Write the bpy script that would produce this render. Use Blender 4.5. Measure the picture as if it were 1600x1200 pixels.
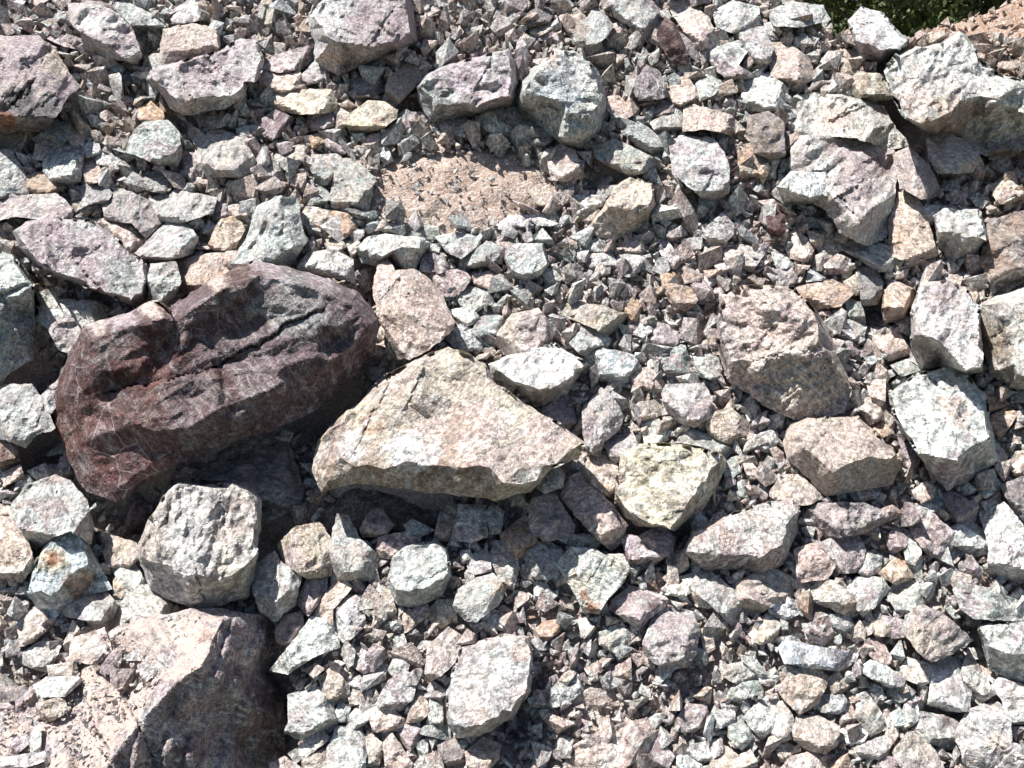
import bpy, bmesh, math, random
import numpy as np
from mathutils import Vector
from mathutils.geometry import delaunay_2d_cdt

random.seed(7)
RNG = np.random.default_rng(7)
scene = bpy.context.scene
COL = scene.collection
for o in list(bpy.data.objects):
    bpy.data.objects.remove(o)

# ------------------------------------------------------------------ camera
CAM = np.array([0.0, 0.0, 1.9])
PITCH = math.radians(-22.0)
HFOV = math.radians(56.0)
cam_d = bpy.data.cameras.new('camera')
cam = bpy.data.objects.new('camera', cam_d)
COL.objects.link(cam)
cam.location = CAM
cam.rotation_euler = (math.pi/2 + PITCH, 0, 0)
cam_d.sensor_fit = 'HORIZONTAL'
cam_d.angle = HFOV
cam_d.clip_start = 0.02
cam_d.clip_end = 2000
scene.camera = cam

# ------------------------------------------------------------------ light
SUN = np.array([-0.42, 0.07, 0.90]); SUN /= np.linalg.norm(SUN)
SUN_EL = math.asin(SUN[2])
SUN_AZ = math.atan2(SUN[0], SUN[1])            # from +Y towards +X
world = bpy.data.worlds.new('World'); scene.world = world
world.use_nodes = True
wn = world.node_tree.nodes; wl = world.node_tree.links
wn.clear()
wo = wn.new('ShaderNodeOutputWorld'); wb = wn.new('ShaderNodeBackground'); ws = wn.new('ShaderNodeTexSky')
ws.sky_type = 'NISHITA'; ws.sun_disc = False
ws.sun_elevation = SUN_EL; ws.sun_rotation = SUN_AZ
wb.inputs['Strength'].default_value = 0.062
wl.new(ws.outputs[0], wb.inputs[0]); wl.new(wb.outputs[0], wo.inputs[0])
sd = bpy.data.lights.new('sun', 'SUN'); sun = bpy.data.objects.new('sun', sd); COL.objects.link(sun)
sd.energy = 5.0; sd.angle = math.radians(0.5); sd.color = (1.0, 0.98, 0.945)
sun.location = (-4, 2, 9)
sun.rotation_euler = Vector(SUN).to_track_quat('Z', 'Y').to_euler()

scene.view_settings.view_transform = 'Standard'
scene.view_settings.look = 'None'
scene.view_settings.gamma = 1.0
scene.view_settings.use_curve_mapping = False
scene.view_settings.exposure = 0.78
scene.render.engine = 'CYCLES'
scene.cycles.max_bounces = 3; scene.cycles.diffuse_bounces = 2; scene.cycles.glossy_bounces = 1
scene.cycles.use_denoising = True; scene.cycles.adaptive_threshold = 0.02

# ------------------------------------------------------------------ geometry of the slope
FPX = 800 / math.tan(HFOV/2)
FWD = np.array([0, math.cos(PITCH), math.sin(PITCH)])
RIGHT = np.array([1.0, 0, 0])
UP = np.array([0, -math.sin(PITCH), math.cos(PITCH)])
SL = math.radians(38.0)
SV = np.array([0, math.cos(SL), math.sin(SL)])         # up the slope
SN = np.array([0, -math.sin(SL), math.cos(SL)])        # out of the slope
P0 = CAM + 3.0*FWD

def place(px, py, h):
    """a photograph position and a height h (in photograph pixels at that distance) over the slope -> world"""
    px = np.asarray(px, float); py = np.asarray(py, float); h = np.asarray(h, float)
    d = FWD[None] + RIGHT[None]*((px-800)/FPX)[:, None] + UP[None]*((600-py)/FPX)[:, None]
    den = d @ SN
    num0 = float((P0-CAM) @ SN)
    dep0 = num0/den
    hm = h*dep0/FPX
    t = (num0+hm)/den
    return CAM[None] + d*t[:, None]

def project(p):
    q = p-CAM[None]
    z = np.maximum(q@FWD, 0.05)
    return 800+FPX*(q@RIGHT)/z, 600-FPX*(q@UP)/z, z

# ------------------------------------------------------------------ noise
_perm = RNG.permutation(512)
_perm = np.concatenate([_perm, _perm, _perm])
_ga = RNG.uniform(0, 2*math.pi, 512)
_gx = np.cos(_ga); _gy = np.sin(_ga)
def perlin(x, y, seed=0):
    x = np.asarray(x, float); y = np.asarray(y, float)
    xi = np.floor(x).astype(int); yi = np.floor(y).astype(int)
    xf = x-xi; yf = y-yi
    u = xf*xf*xf*(xf*(xf*6-15)+10); v = yf*yf*yf*(yf*(yf*6-15)+10)
    def g(ix, iy, dx, dy):
        k = _perm[(_perm[(ix+seed*37) & 511]+iy) & 511]
        return _gx[k]*dx+_gy[k]*dy
    a = g(xi, yi, xf, yf); b = g(xi+1, yi, xf-1, yf)
    c = g(xi, yi+1, xf, yf-1); d = g(xi+1, yi+1, xf-1, yf-1)
    return (a+u*(b-a))*(1-v)+(c+u*(d-c))*v
def fbm(x, y, seed=0, oct=4):
    s = 0; a = 1.0
    for i in range(oct):
        s = s+a*perlin(x, y, seed+i*5); x = x*2.03; y = y*2.03; a *= 0.5
    return s

# ------------------------------------------------------------------ materials
def mat_new(name):
    m = bpy.data.materials.new(name); m.use_nodes = True
    nt = m.node_tree; nt.nodes.clear()
    out = nt.nodes.new('ShaderNodeOutputMaterial'); b = nt.nodes.new('ShaderNodeBsdfPrincipled')
    nt.links.new(b.outputs[0], out.inputs[0])
    return m, nt, b
def N(nt, t, **kw):
    n = nt.nodes.new(t)
    for k, v in kw.items():
        if k in n.bl_rna.properties.keys():
            setattr(n, k, v)
        else:
            n.inputs[k].default_value = v
    return n
def ramp(nt, src, p0, p1, c0=0.0, c1=1.0):
    n = nt.nodes.new('ShaderNodeMapRange'); n.interpolation_type = 'SMOOTHSTEP'
    n.inputs['From Min'].default_value = p0; n.inputs['From Max'].default_value = p1
    n.inputs['To Min'].default_value = c0; n.inputs['To Max'].default_value = c1
    nt.links.new(src, n.inputs['Value']); return n.outputs['Result']
def mixc(nt, fac, a, b, mode='MIX'):
    n = nt.nodes.new('ShaderNodeMix'); n.data_type = 'RGBA'; n.blend_type = mode
    for sock, v in ((n.inputs[0], fac), (n.inputs[6], a), (n.inputs[7], b)):
        if hasattr(v, 'is_output'): nt.links.new(v, sock)
        elif isinstance(v, (int, float)): sock.default_value = v
        else: sock.default_value = (*v, 1)
    return n.outputs[2]
def mathn(nt, op, a, b=0.0):
    n = nt.nodes.new('ShaderNodeMath'); n.operation = op
    for s, v in ((n.inputs[0], a), (n.inputs[1], b)):
        if hasattr(v, 'is_output'): nt.links.new(v, s)
        else: s.default_value = v
    return n.outputs[0]

def rock_material(name, fine=1.0):
    m, nt, b = mat_new(name)
    L = nt.links.new
    tc = N(nt, 'ShaderNodeTexCoord'); oi = N(nt, 'ShaderNodeObjectInfo')
    rot = N(nt, 'ShaderNodeVectorRotate', rotation_type='EULER_XYZ')
    cr = N(nt, 'ShaderNodeCombineXYZ')
    for i, k in enumerate((7.3, 11.9, 5.1)):
        L(mathn(nt, 'MULTIPLY', oi.outputs['Random'], k*2), cr.inputs[i])
    add = N(nt, 'ShaderNodeVectorMath', operation='ADD')
    L(tc.outputs['Object'], rot.inputs['Vector']); L(cr.outputs[0], rot.inputs['Rotation'])
    L(rot.outputs[0], add.inputs[0]); L(cr.outputs[0], add.inputs[1])
    scl = N(nt, 'ShaderNodeVectorMath', operation='SCALE')
    L(add.outputs[0], scl.inputs[0])
    fr = mathn(nt, 'FRACT', mathn(nt, 'MULTIPLY', oi.outputs['Random'], 17.3))
    L(mathn(nt, 'ADD', mathn(nt, 'MULTIPLY', fr, 0.95), 0.55), scl.inputs['Scale'])
    P = scl.outputs[0]
    st = N(nt, 'ShaderNodeMapping'); st.inputs['Scale'].default_value = (1, 1, 4.0); L(P, st.inputs['Vector'])
    F = st.outputs[0]
    def noise(vec, scale, detail=6, rough=0.6, dist=0.0):
        n = N(nt, 'ShaderNodeTexNoise'); n.inputs['Scale'].default_value = scale; n.inputs['Detail'].default_value = detail
        n.inputs['Roughness'].default_value = rough; n.inputs['Distortion'].default_value = dist
        L(vec, n.inputs['Vector']); return n.outputs['Fac']
    tint = N(nt, 'ShaderNodeAttribute', attribute_name='tint')
    vein = N(nt, 'ShaderNodeAttribute', attribute_name='vein')
    dust = N(nt, 'ShaderNodeAttribute', attribute_name='dust')
    mott = N(nt, 'ShaderNodeAttribute', attribute_name='mott')
    base = tint.outputs['Color']
    # mineral blotches
    M_ = mott.outputs['Fac']
    n1 = noise(P, 6.5, 4, 0.68, 0.4); n2 = noise(P, 19, 4, 0.72)
    c0 = mixc(nt, mathn(nt, 'MULTIPLY', ramp(nt, n1, 0.36, 0.47, 0.6, 0), M_), base, (0.33, 0.355, 0.325))
    c1 = mixc(nt, mathn(nt, 'MULTIPLY', ramp(nt, n1, 0.51, 0.60, 0, 0.72), M_), c0, (0.235, 0.175, 0.185))
    c2 = mixc(nt, mathn(nt, 'MULTIPLY', ramp(nt, n2, 0.54, 0.62, 0, 0.55), M_), c1, (0.46, 0.365, 0.315))
    c3 = mixc(nt, mathn(nt, 'MULTIPLY', ramp(nt, noise(F, 8, 5, 0.75), 0.52, 0.60, 0, 0.65), M_), c2, (0.64, 0.64, 0.61))
    # grain: coarse mottling and fine crystals
    k1 = ramp(nt, noise(P, 60, 3, 0.75), 0.36, 0.64, 0.55, 1.36)
    c4 = mixc(nt, 1.0, mixc(nt, 1.0, c3, ramp(nt, noise(F, 34, 3, 0.75), 0.35, 0.62, 0.66, 1.22), 'MULTIPLY'), k1, 'MULTIPLY')
    k2 = ramp(nt, noise(P, 230*fine, 2, 0.7), 0.36, 0.64, 0.72, 1.24)
    c5 = mixc(nt, 1.0, c4, k2, 'MULTIPLY')
    # white quartz veins: thin cell edges, broken up
    wv = N(nt, 'ShaderNodeTexNoise'); wv.inputs['Scale'].default_value = 7; wv.inputs['Detail'].default_value = 2; L(P, wv.inputs['Vector'])
    vm = N(nt, 'ShaderNodeVectorMath', operation='MULTIPLY_ADD'); vm.inputs[1].default_value = (0.035, 0.035, 0.035)
    L(wv.outputs['Color'], vm.inputs[0]); L(P, vm.inputs[2])
    vein_masks = []
    for sc, wid in ((8, 0.026), (25, 0.026)):
        vo = N(nt, 'ShaderNodeTexVoronoi', feature='DISTANCE_TO_EDGE'); vo.inputs['Scale'].default_value = sc
        L(vm.outputs[0], vo.inputs['Vector'])
        brk = ramp(nt, n1 if sc < 10 else n2, 0.47, 0.60)
        vein_masks.append(mathn(nt, 'MULTIPLY', ramp(nt, vo.outputs['Distance'], 0.0, wid, 1, 0), brk))
    vmx = mathn(nt, 'MULTIPLY', mathn(nt, 'MAXIMUM', vein_masks[0], vein_masks[1]), vein.outputs['Fac'])
    c6 = mixc(nt, vmx, c5, (0.66, 0.65, 0.62))
    # settled rock dust
    dn = ramp(nt, n2, 0.36, 0.58)
    dcol = mixc(nt, ramp(nt, noise(P, 260, 2, 0.7), 0.35, 0.65), (0.38, 0.30, 0.25), (0.60, 0.50, 0.44))
    c7 = mixc(nt, mathn(nt, 'MULTIPLY', dn, dust.outputs['Fac']), c6, dcol)
    L(c7, b.inputs['Base Color'])
    b.inputs['Roughness'].default_value = 0.82
    b.inputs['Specular IOR Level'].default_value = 0.28
    # fine relief
    hh = mathn(nt, 'ADD', noise(P, 36, 4, 0.75), mathn(nt, 'MULTIPLY', noise(P, 130, 2, 0.75), 0.5))
    bp = N(nt, 'ShaderNodeBump'); bp.inputs['Strength'].default_value = 0.75; bp.inputs['Distance'].default_value = 0.013
    L(hh, bp.inputs['Height']); L(bp.outputs[0], b.inputs['Normal'])
    return m

MAT_ROCK = rock_material('weathered_rock')
MAT_GRAVEL = rock_material('rubble_rock', 1.3)

def soil_material():
    m, nt, b = mat_new('dry_soil'); L = nt.links.new
    tc = N(nt, 'ShaderNodeTexCoord'); P = tc.outputs['Object']
    tint = N(nt, 'ShaderNodeAttribute', attribute_name='tint')
    def noise(scale, detail=6, rough=0.6):
        n = N(nt, 'ShaderNodeTexNoise'); n.inputs['Scale'].default_value = scale; n.inputs['Detail'].default_value = detail
        n.inputs['Roughness'].default_value = rough; L(P, n.inputs['Vector']); return n.outputs['Fac']
    c = mixc(nt, ramp(nt, noise(7), 0.4, 0.65, 0, 0.5), tint.outputs['Color'], (0.40, 0.31, 0.25))
    c = mixc(nt, 1.0, c, ramp(nt, noise(160, 5, 0.75), 0.35, 0.65, 0.65, 1.35), 'MULTIPLY')
    vo = N(nt, 'ShaderNodeTexVoronoi', feature='F1'); vo.inputs['Scale'].default_value = 130; L(P, vo.inputs['Vector'])
    sp = N(nt, 'ShaderNodeSeparateColor'); L(vo.outputs['Color'], sp.inputs[0])
    c = mixc(nt, ramp(nt, sp.outputs[0], 0.72, 0.78, 0, 0.7), c, (0.55, 0.50, 0.46))
    L(c, b.inputs['Base Color']); b.inputs['Roughness'].default_value = 0.95; b.inputs['Specular IOR Level'].default_value = 0.1
    bp = N(nt, 'ShaderNodeBump'); bp.inputs['Strength'].default_value = 0.6; bp.inputs['Distance'].default_value = 0.008
    hh = mathn(nt, 'SUBTRACT', noise(90, 8, 0.75), mathn(nt, 'MULTIPLY', vo.outputs['Distance'], 0.6))
    L(hh, bp.inputs['Height']); L(bp.outputs[0], b.inputs['Normal'])
    return m
MAT_SOIL = soil_material()

def simple_noise_mat(name, a, bcol, scale, rough=0.9, bump=0.3):
    m, nt, b = mat_new(name); L = nt.links.new
    tc = N(nt, 'ShaderNodeTexCoord')
    n = N(nt, 'ShaderNodeTexNoise'); n.inputs['Scale'].default_value = scale; n.inputs['Detail'].default_value = 8
    L(tc.outputs['Object'], n.inputs['Vector'])
    L(mixc(nt, ramp(nt, n.outputs['Fac'], 0.35, 0.65), a, bcol), b.inputs['Base Color'])
    b.inputs['Roughness'].default_value = rough; b.inputs['Specular IOR Level'].default_value = 0.15
    bp = N(nt, 'ShaderNodeBump'); bp.inputs['Strength'].default_value = bump; bp.inputs['Distance'].default_value = 0.02
    L(n.outputs['Fac'], bp.inputs['Height']); L(bp.outputs[0], b.inputs['Normal'])
    return m
MAT_GROUND = simple_noise_mat('scrub_ground', (0.10, 0.09, 0.05), (0.05, 0.07, 0.03), 0.8)
MAT_BARK = simple_noise_mat('bark', (0.09, 0.07, 0.05), (0.16, 0.13, 0.10), 12)
def leaf_material(name, a, c):
    m, nt, b = mat_new(name); L = nt.links.new
    oi = N(nt, 'ShaderNodeNewGeometry')
    L(mixc(nt, oi.outputs['Random Per Island'], a, c), b.inputs['Base Color'])
    b.inputs['Roughness'].default_value = 0.6; b.inputs['Specular IOR Level'].default_value = 0.3
    return m
MAT_LEAF = leaf_material('dark_leaves', (0.035, 0.06, 0.018), (0.09, 0.12, 0.03))
MAT_LEAF2 = leaf_material('olive_leaves', (0.05, 0.075, 0.025), (0.13, 0.15, 0.05))

# colours of the kinds of rock (linear albedo)
PAL = dict(
    w=(0.47, 0.48, 0.455), g=(0.31, 0.33, 0.315), b=(0.40, 0.435, 0.44), p=(0.50, 0.395, 0.345), t=(0.45, 0.385, 0.315),
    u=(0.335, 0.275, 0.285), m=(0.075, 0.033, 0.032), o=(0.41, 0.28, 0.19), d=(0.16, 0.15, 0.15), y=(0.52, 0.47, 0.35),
    v=(0.115, 0.08, 0.088), q=(0.21, 0.205, 0.20), R=(0.10, 0.040, 0.035), r=(0.25, 0.11, 0.055), k=(0.05, 0.05, 0.055), n=(0.26, 0.19, 0.14), W=(0.60, 0.605, 0.58), s=(0.46, 0.355, 0.295))
CNAME = dict(w='pale', g='grey', b='blue-grey', p='pink', t='tan', u='purple-grey', m='maroon', o='rusty orange', d='dark grey',
             y='yellowish', r='rust', k='black', n='brown', W='white', s='dusty')

# ------------------------------------------------------------------ polygons
def P(s):
    return [tuple(float(v) for v in q.split(',')) for q in s.split()]
def area(poly):
    a = 0
    for i in range(len(poly)):
        x0, y0 = poly[i][:2]; x1, y1 = poly[(i+1) % len(poly)][:2]
        a += x0*y1-x1*y0
    return a/2
def centroid(poly):
    A = area(poly); cx = cy = 0
    for i in range(len(poly)):
        x0, y0 = poly[i][:2]; x1, y1 = poly[(i+1) % len(poly)][:2]
        c = x0*y1-x1*y0; cx += (x0+x1)*c; cy += (y0+y1)*c
    return cx/(6*A), cy/(6*A)
def inside(poly, x, y):
    x = np.asarray(x); y = np.asarray(y); r = np.zeros(x.shape, bool)
    n = len(poly)
    for i in range(n):
        x0, y0 = poly[i][:2]; x1, y1 = poly[(i+1) % n][:2]
        if y0 == y1: continue
        c = ((y0 > y) != (y1 > y)) & (x < (x1-x0)*(y-y0)/(y1-y0)+x0)
        r ^= c
    return r
def edge_dist(poly, x, y):
    d = np.full(np.shape(x), 1e9); n = len(poly)
    for i in range(n):
        x0, y0 = poly[i][:2]; x1, y1 = poly[(i+1) % n][:2]
        dx, dy = x1-x0, y1-y0; l2 = dx*dx+dy*dy+1e-9
        t = np.clip(((x-x0)*dx+(y-y0)*dy)/l2, 0, 1)
        d = np.minimum(d, np.hypot(x-x0-t*dx, y-y0-t*dy))
    return d

def cdt(pts, edges=(), faces=()):
    r = delaunay_2d_cdt([Vector((float(a), float(b))) for a, b in pts], list(edges), list(faces), 1 if faces else 0, 1e-4)
    return np.array([(v.x, v.y) for v in r[0]]), [tuple(f) for f in r[2]], r[3]

class Coarse:
    """the big facets of a rock: a triangulated height sheet over the outline"""
    def __init__(self, outline, inner, rings):
        pts = [p[:2] for p in outline]; hs = [p[2] for p in outline]
        n = len(pts); edges = []
        for ring in rings:
            k = len(pts); pts += [p[:2] for p in ring]; hs += [p[2] for p in ring]
            edges += [(k+i, k+(i+1) % len(ring)) for i in range(len(ring))]
        pts += [p[:2] for p in inner]; hs += [p[2] for p in inner]
        V, Fs, orig = cdt(pts, edges, [list(range(n))] if area(outline) > 0 else [list(range(n))[::-1]])
        H = np.zeros(len(V))
        for i in range(len(V)):
            if orig[i]: H[i] = hs[orig[i][0]]
            else:
                d = [(V[i][0]-p[0])**2+(V[i][1]-p[1])**2 for p in pts]; H[i] = hs[int(np.argmin(d))]
        self.V, self.F, self.H = V, [f for f in Fs if len(f) == 3], H
    def height(self, x, y):
        x = np.asarray(x, float); y = np.asarray(y, float)
        out = np.full(x.shape, np.nan); best = np.full(x.shape, 1e9)
        for f in self.F:
            (x0, y0), (x1, y1), (x2, y2) = self.V[f[0]], self.V[f[1]], self.V[f[2]]
            den = (y1-y2)*(x0-x2)+(x2-x1)*(y0-y2)
            if abs(den) < 1e-6: continue
            a = ((y1-y2)*(x-x2)+(x2-x1)*(y-y2))/den
            b = ((y2-y0)*(x-x2)+(x0-x2)*(y-y2))/den
            c = 1-a-b
            bad = np.maximum(0, -np.minimum(np.minimum(a, b), c))
            upd = bad < best
            ac, bc, cc = np.clip(a, -.1, 1.1), np.clip(b, -.1, 1.1), np.clip(c, -.1, 1.1)
            h = ac*self.H[f[0]]+bc*self.H[f[1]]+cc*self.H[f[2]]
            out = np.where(upd, h, out); best = np.where(upd, bad, best)
        return np.nan_to_num(out)

def resample(poly, step, closed=True):
    out = []; n = len(poly)
    for i in range(n if closed else n-1):
        x0, y0 = poly[i][:2]; x1, y1 = poly[(i+1) % n][:2]
        k = max(1, int(round(math.hypot(x1-x0, y1-y0)/step)))
        for j in range(k): out.append((x0+(x1-x0)*j/k, y0+(y1-y0)*j/k))
    return out

def set_attr(me, name, arr, kind):
    if kind == 'col':
        at = me.color_attributes.new(name, 'FLOAT_COLOR', 'POINT')
        c = np.ones((len(arr), 4), np.float32); c[:, :3] = arr
        at.data.foreach_set('color', c.ravel())
    else:
        at = me.attributes.new(name, 'FLOAT', 'POINT')
        at.data.foreach_set('value', np.asarray(arr, np.float32))

def mesh_np(name, V, F, mat):
    me = bpy.data.meshes.new(name)
    V = np.asarray(V, np.float32)
    if isinstance(F, np.ndarray):
        me.vertices.add(len(V)); me.vertices.foreach_set('co', V.ravel())
        k = F.shape[1]
        me.loops.add(F.size); me.loops.foreach_set('vertex_index', F.ravel().astype(np.int32))
        me.polygons.add(len(F)); me.polygons.foreach_set('loop_start', np.arange(0, F.size, k, dtype=np.int32))
        me.update(calc_edges=True); me.validate()
    else:
        me.from_pydata(V.tolist(), [], F); me.update()
    me.materials.append(mat)
    me.shade_flat()
    return me

ROCKS = []        # every single rock: dict(name, poly, code, S, c, obj, coarse, ...)
def hsurf(r, x, y):
    return r['coarse'].height(x, y)

def tin(x, y, d, rs):
    """relief of flat triangles: random heights (-1..1) on random points about d apart"""
    a0, a1, b0, b1 = x.min()-d, x.max()+d, y.min()-d, y.max()+d
    gx, gy = np.meshgrid(np.arange(a0-d, a1+2*d, d), np.arange(b0-d, b1+2*d, d))
    gx = gx.ravel()+rs.uniform(-.45, .45, gx.size)*d; gy = gy.ravel()+rs.uniform(-.45, .45, gy.size)*d
    V, Fs, _ = cdt(list(zip(gx, gy)))
    hv = rs.uniform(-1, 1, len(V)); out = np.zeros(len(x))
    T = np.array([f for f in Fs if len(f) == 3])
    tx, ty = V[T][:, :, 0], V[T][:, :, 1]
    order = np.argsort(x); xs = x[order]
    for k in range(len(T)):
        i0, i1 = np.searchsorted(xs, tx[k].min()), np.searchsorted(xs, tx[k].max())
        if i1 <= i0: continue
        ii = order[i0:i1]; yy = y[ii]
        m = (yy >= ty[k].min()) & (yy <= ty[k].max()); ii = ii[m]
        if not len(ii): continue
        (x0, x1, x2), (y0, y1, y2) = tx[k], ty[k]
        den = (y1-y2)*(x0-x2)+(x2-x1)*(y0-y2)
        if abs(den) < 1e-9: continue
        a = ((y1-y2)*(x[ii]-x2)+(x2-x1)*(y[ii]-y2))/den; b = ((y2-y0)*(x[ii]-x2)+(x0-x2)*(y[ii]-y2))/den
        c = 1-a-b; q = (a >= -1e-6) & (b >= -1e-6) & (c >= -1e-6)
        out[ii[q]] = (a*hv[T[k][0]]+b*hv[T[k][1]]+c*hv[T[k][2]])[q]
    return out
class Cut:
    """a broken stone: the lowest of a handful of planes"""
    def __init__(self, poly, cx, cy, S, H, e, tilt, tx, base, rs):
        pv = np.array([(p[0]-cx, p[1]-cy) for p in poly])
        pl = [(H*1.02, tx, tilt)]
        a = rs.uniform(0, 2*math.pi); m = rs.uniform(.25, .7)
        pl.append((H*rs.uniform(.98, 1.12), tx+m*math.cos(a), tilt+m*math.sin(a)))
        n = rs.integers(4, 7); a0 = rs.uniform(0, 2*math.pi)
        for k in range(n):
            a = a0+2*math.pi*(k+rs.uniform(-.3, .3))/n
            d = np.array([math.cos(a), math.sin(a)]); sup = (pv@d).max()
            f = rs.uniform(.45, .93); low = max(0, d[1])        # the downhill side is the steep one
            m = rs.uniform(.7, 1.5)+1.6*low*rs.uniform(.4, 1)
            pl.append((H+m*sup*f, -m*d[0], -m*d[1]))
        self.pl, self.c, self.e, self.base, self.S = pl, (cx, cy), e, base, S
    def height(self, x, y):
        x = np.asarray(x, float)-self.c[0]; y = np.asarray(y, float)-self.c[1]
        h = np.full(x.shape, 1e9)
        for a, gx, gy in self.pl: h = np.minimum(h, a+gx*x+gy*y)
        return np.maximum(h, self.e*.3)+self.base

def build_rock(r, idx):
    rs = np.random.default_rng(1000+idx)
    poly = r['poly']
    if area(poly) < 0: poly = poly[::-1]
    A = abs(area(poly)); S = math.sqrt(A); cx, cy = centroid(poly)
    r['S'] = S; r['c'] = (cx, cy)
    o = r.get('opt', {})
    base = o.get('base', 0.0)
    H = o.get('H', S*rs.uniform(0.34, 0.50))
    e = o.get('e', S*rs.uniform(0.09, 0.15))
    tilt = o.get('tilt', rs.uniform(0.12, 0.50)); tx = o.get('tx', rs.uniform(-0.22, 0.22))
    xs = [p[0] for p in poly]; ys = [p[1] for p in poly]
    def plane(x, y): return max(H+tilt*(y-cy)+tx*(x-cx), e+0.25*(H-e))
    outl = [(p[0], p[1], base+(p[2] if len(p) > 2 else e*rs.uniform(0.6, 1.4))) for p in poly]
    rings = []; inner = []
    if 'top' in o:
        rg = resample(o['top'], max(9.0, 0.075*S)); jt = rs.normal(size=(len(rg), 2))*min(5.0, 0.022*S)
        rg = [(a_+j_[0], b_+j_[1]) for (a_, b_), j_ in zip(rg, jt)]
        rg = [q_ for q_ in rg if inside(poly, np.array([q_[0]]), np.array([q_[1]]))[0]]
        rings.append([(x, y, base+plane(x, y)+rs.normal()*.006*S) for x, y in rg])
    elif 'pts' in o:
        inner = [(x, y, base+h) for x, y, h in o['pts']]
    else:
        sc = rs.uniform(0.60, 0.84)
        ox = rs.uniform(-0.10, 0.10)*S; oy = -rs.uniform(0.02, 0.17)*S
        ring = []
        for p in poly:
            s_ = sc*rs.uniform(0.86, 1.10)
            x = cx+ox*(1.3-sc)*1.5+(p[0]-cx)*s_; y = cy+oy*(1.3-sc)*1.8+(p[1]-cy)*s_
            if not inside(poly, np.array([x]), np.array([y]))[0]:
                x = cx+(p[0]-cx)*0.8; y = cy+(p[1]-cy)*0.8
            ring.append((x, y, base+plane(x, y)*rs.uniform(0.94, 1.06)))
        rings.append(ring)
    if 'extra' in o: inner += [(x, y, base+h) for x, y, h in o['extra']]
    if 'top' in o or 'pts' in o: co = Coarse(outl, inner, rings)
    else: rings = []; co = Cut(poly, cx, cy, S, H, e, tilt, tx, base, rs)
    r['coarse'] = co; r['outl'] = outl
    # fine sheet
    step = o.get('step', 3.1 if S > 70 else max(2.6, S/13))
    ol = resample(poly, step)
    wob = np.array(ol); k = 1.0/max(10, S*0.16)
    amp = min(5.0, 0.03*S)*o.get('wob', 1.0)
    nx = fbm(wob[:, 0]*k, wob[:, 1]*k, idx % 40, 3)*amp; ny = fbm(wob[:, 0]*k+31, wob[:, 1]*k, idx % 40+3, 3)*amp
    wob = wob+np.stack([nx, ny], 1)
    x0, x1, y0, y1 = wob[:, 0].min(), wob[:, 0].max(), wob[:, 1].min(), wob[:, 1].max()
    gx, gy = np.meshgrid(np.arange(x0, x1, step), np.arange(y0, y1, step*0.87))
    gx = gx+(np.arange(gx.shape[0]) % 2)[:, None]*step/2
    gx = gx.ravel()+rs.uniform(-.22, .22, gx.size)*step; gy = gy.ravel()+rs.uniform(-.22, .22, gy.size)*step
    wl_ = [tuple(p) for p in wob]
    ok = inside(wl_, gx, gy); gx, gy = gx[ok], gy[ok]
    ok = edge_dist(wl_, gx, gy) > step*0.55; gx, gy = gx[ok], gy[ok]
    feat = []
    for ring in rings: feat += resample(ring, step)
    feat = np.array(feat) if feat else np.zeros((0, 2))
    if len(feat):
        ok = inside(wl_, feat[:, 0], feat[:, 1]) & (edge_dist(wl_, feat[:, 0], feat[:, 1]) > step*0.5); feat = feat[ok]
        if len(feat) and len(gx):
            d = np.min(np.hypot(gx[:, None]-feat[None, :, 0], gy[:, None]-feat[None, :, 1]), 1)
            ok = d > step*0.55; gx, gy = gx[ok], gy[ok]
    pts = [tuple(p) for p in wob]+[tuple(p) for p in feat]+list(zip(gx, gy))
    nb = len(wob)
    V, Fs, orig = cdt(pts, [], [list(range(nb))])
    # outline vertices in order
    order = {}
    for i, og in enumerate(orig):
        for q in og:
            if q < nb: order[q] = i
    ring_i = []
    for q in range(nb):
        if q in order and (not ring_i or ring_i[-1] != order[q]): ring_i.append(order[q])
    if ring_i[0] == ring_i[-1]: ring_i.pop()
    x, y = V[:, 0], V[:, 1]
    h = co.height(x, y)
    dist = edge_dist(wl_, x, y)
    fade = np.clip(dist/(0.05*S+2), 0.35, 1)
    # broken facets: cells of slightly tilted planes, then foliated and fine relief
    rough = o.get('rough', 1.0)
    th = rs.uniform(0, math.pi); ca, sa = math.cos(th), math.sin(th)
    u_ = (x*ca+y*sa); v_ = (-x*sa+y*ca)
    for sp_, am in ((0.34, 0.070), (0.15, 0.034)):
        h = h+tin(u_, v_*1.5, max(sp_*S, 7.0), rs)*am*S*rough*fade
    if S > 55: h = h+tin(u_, v_*1.6, max(11.0, 0.055*S), rs)*min(3.6, 0.02*S)*rough*fade
    if 'flute' in o:      # the steep face is split into upright ribs
        fm = ~inside(o['top'], x, y)
        h = h+fm*fade*(fbm(x/20, y/70, 41, 3)*7+np.abs(fbm((x+.3*y)/40, y/130, 47, 2))*30+tin(x, y*.6, 24.0, rs)*6)
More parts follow.
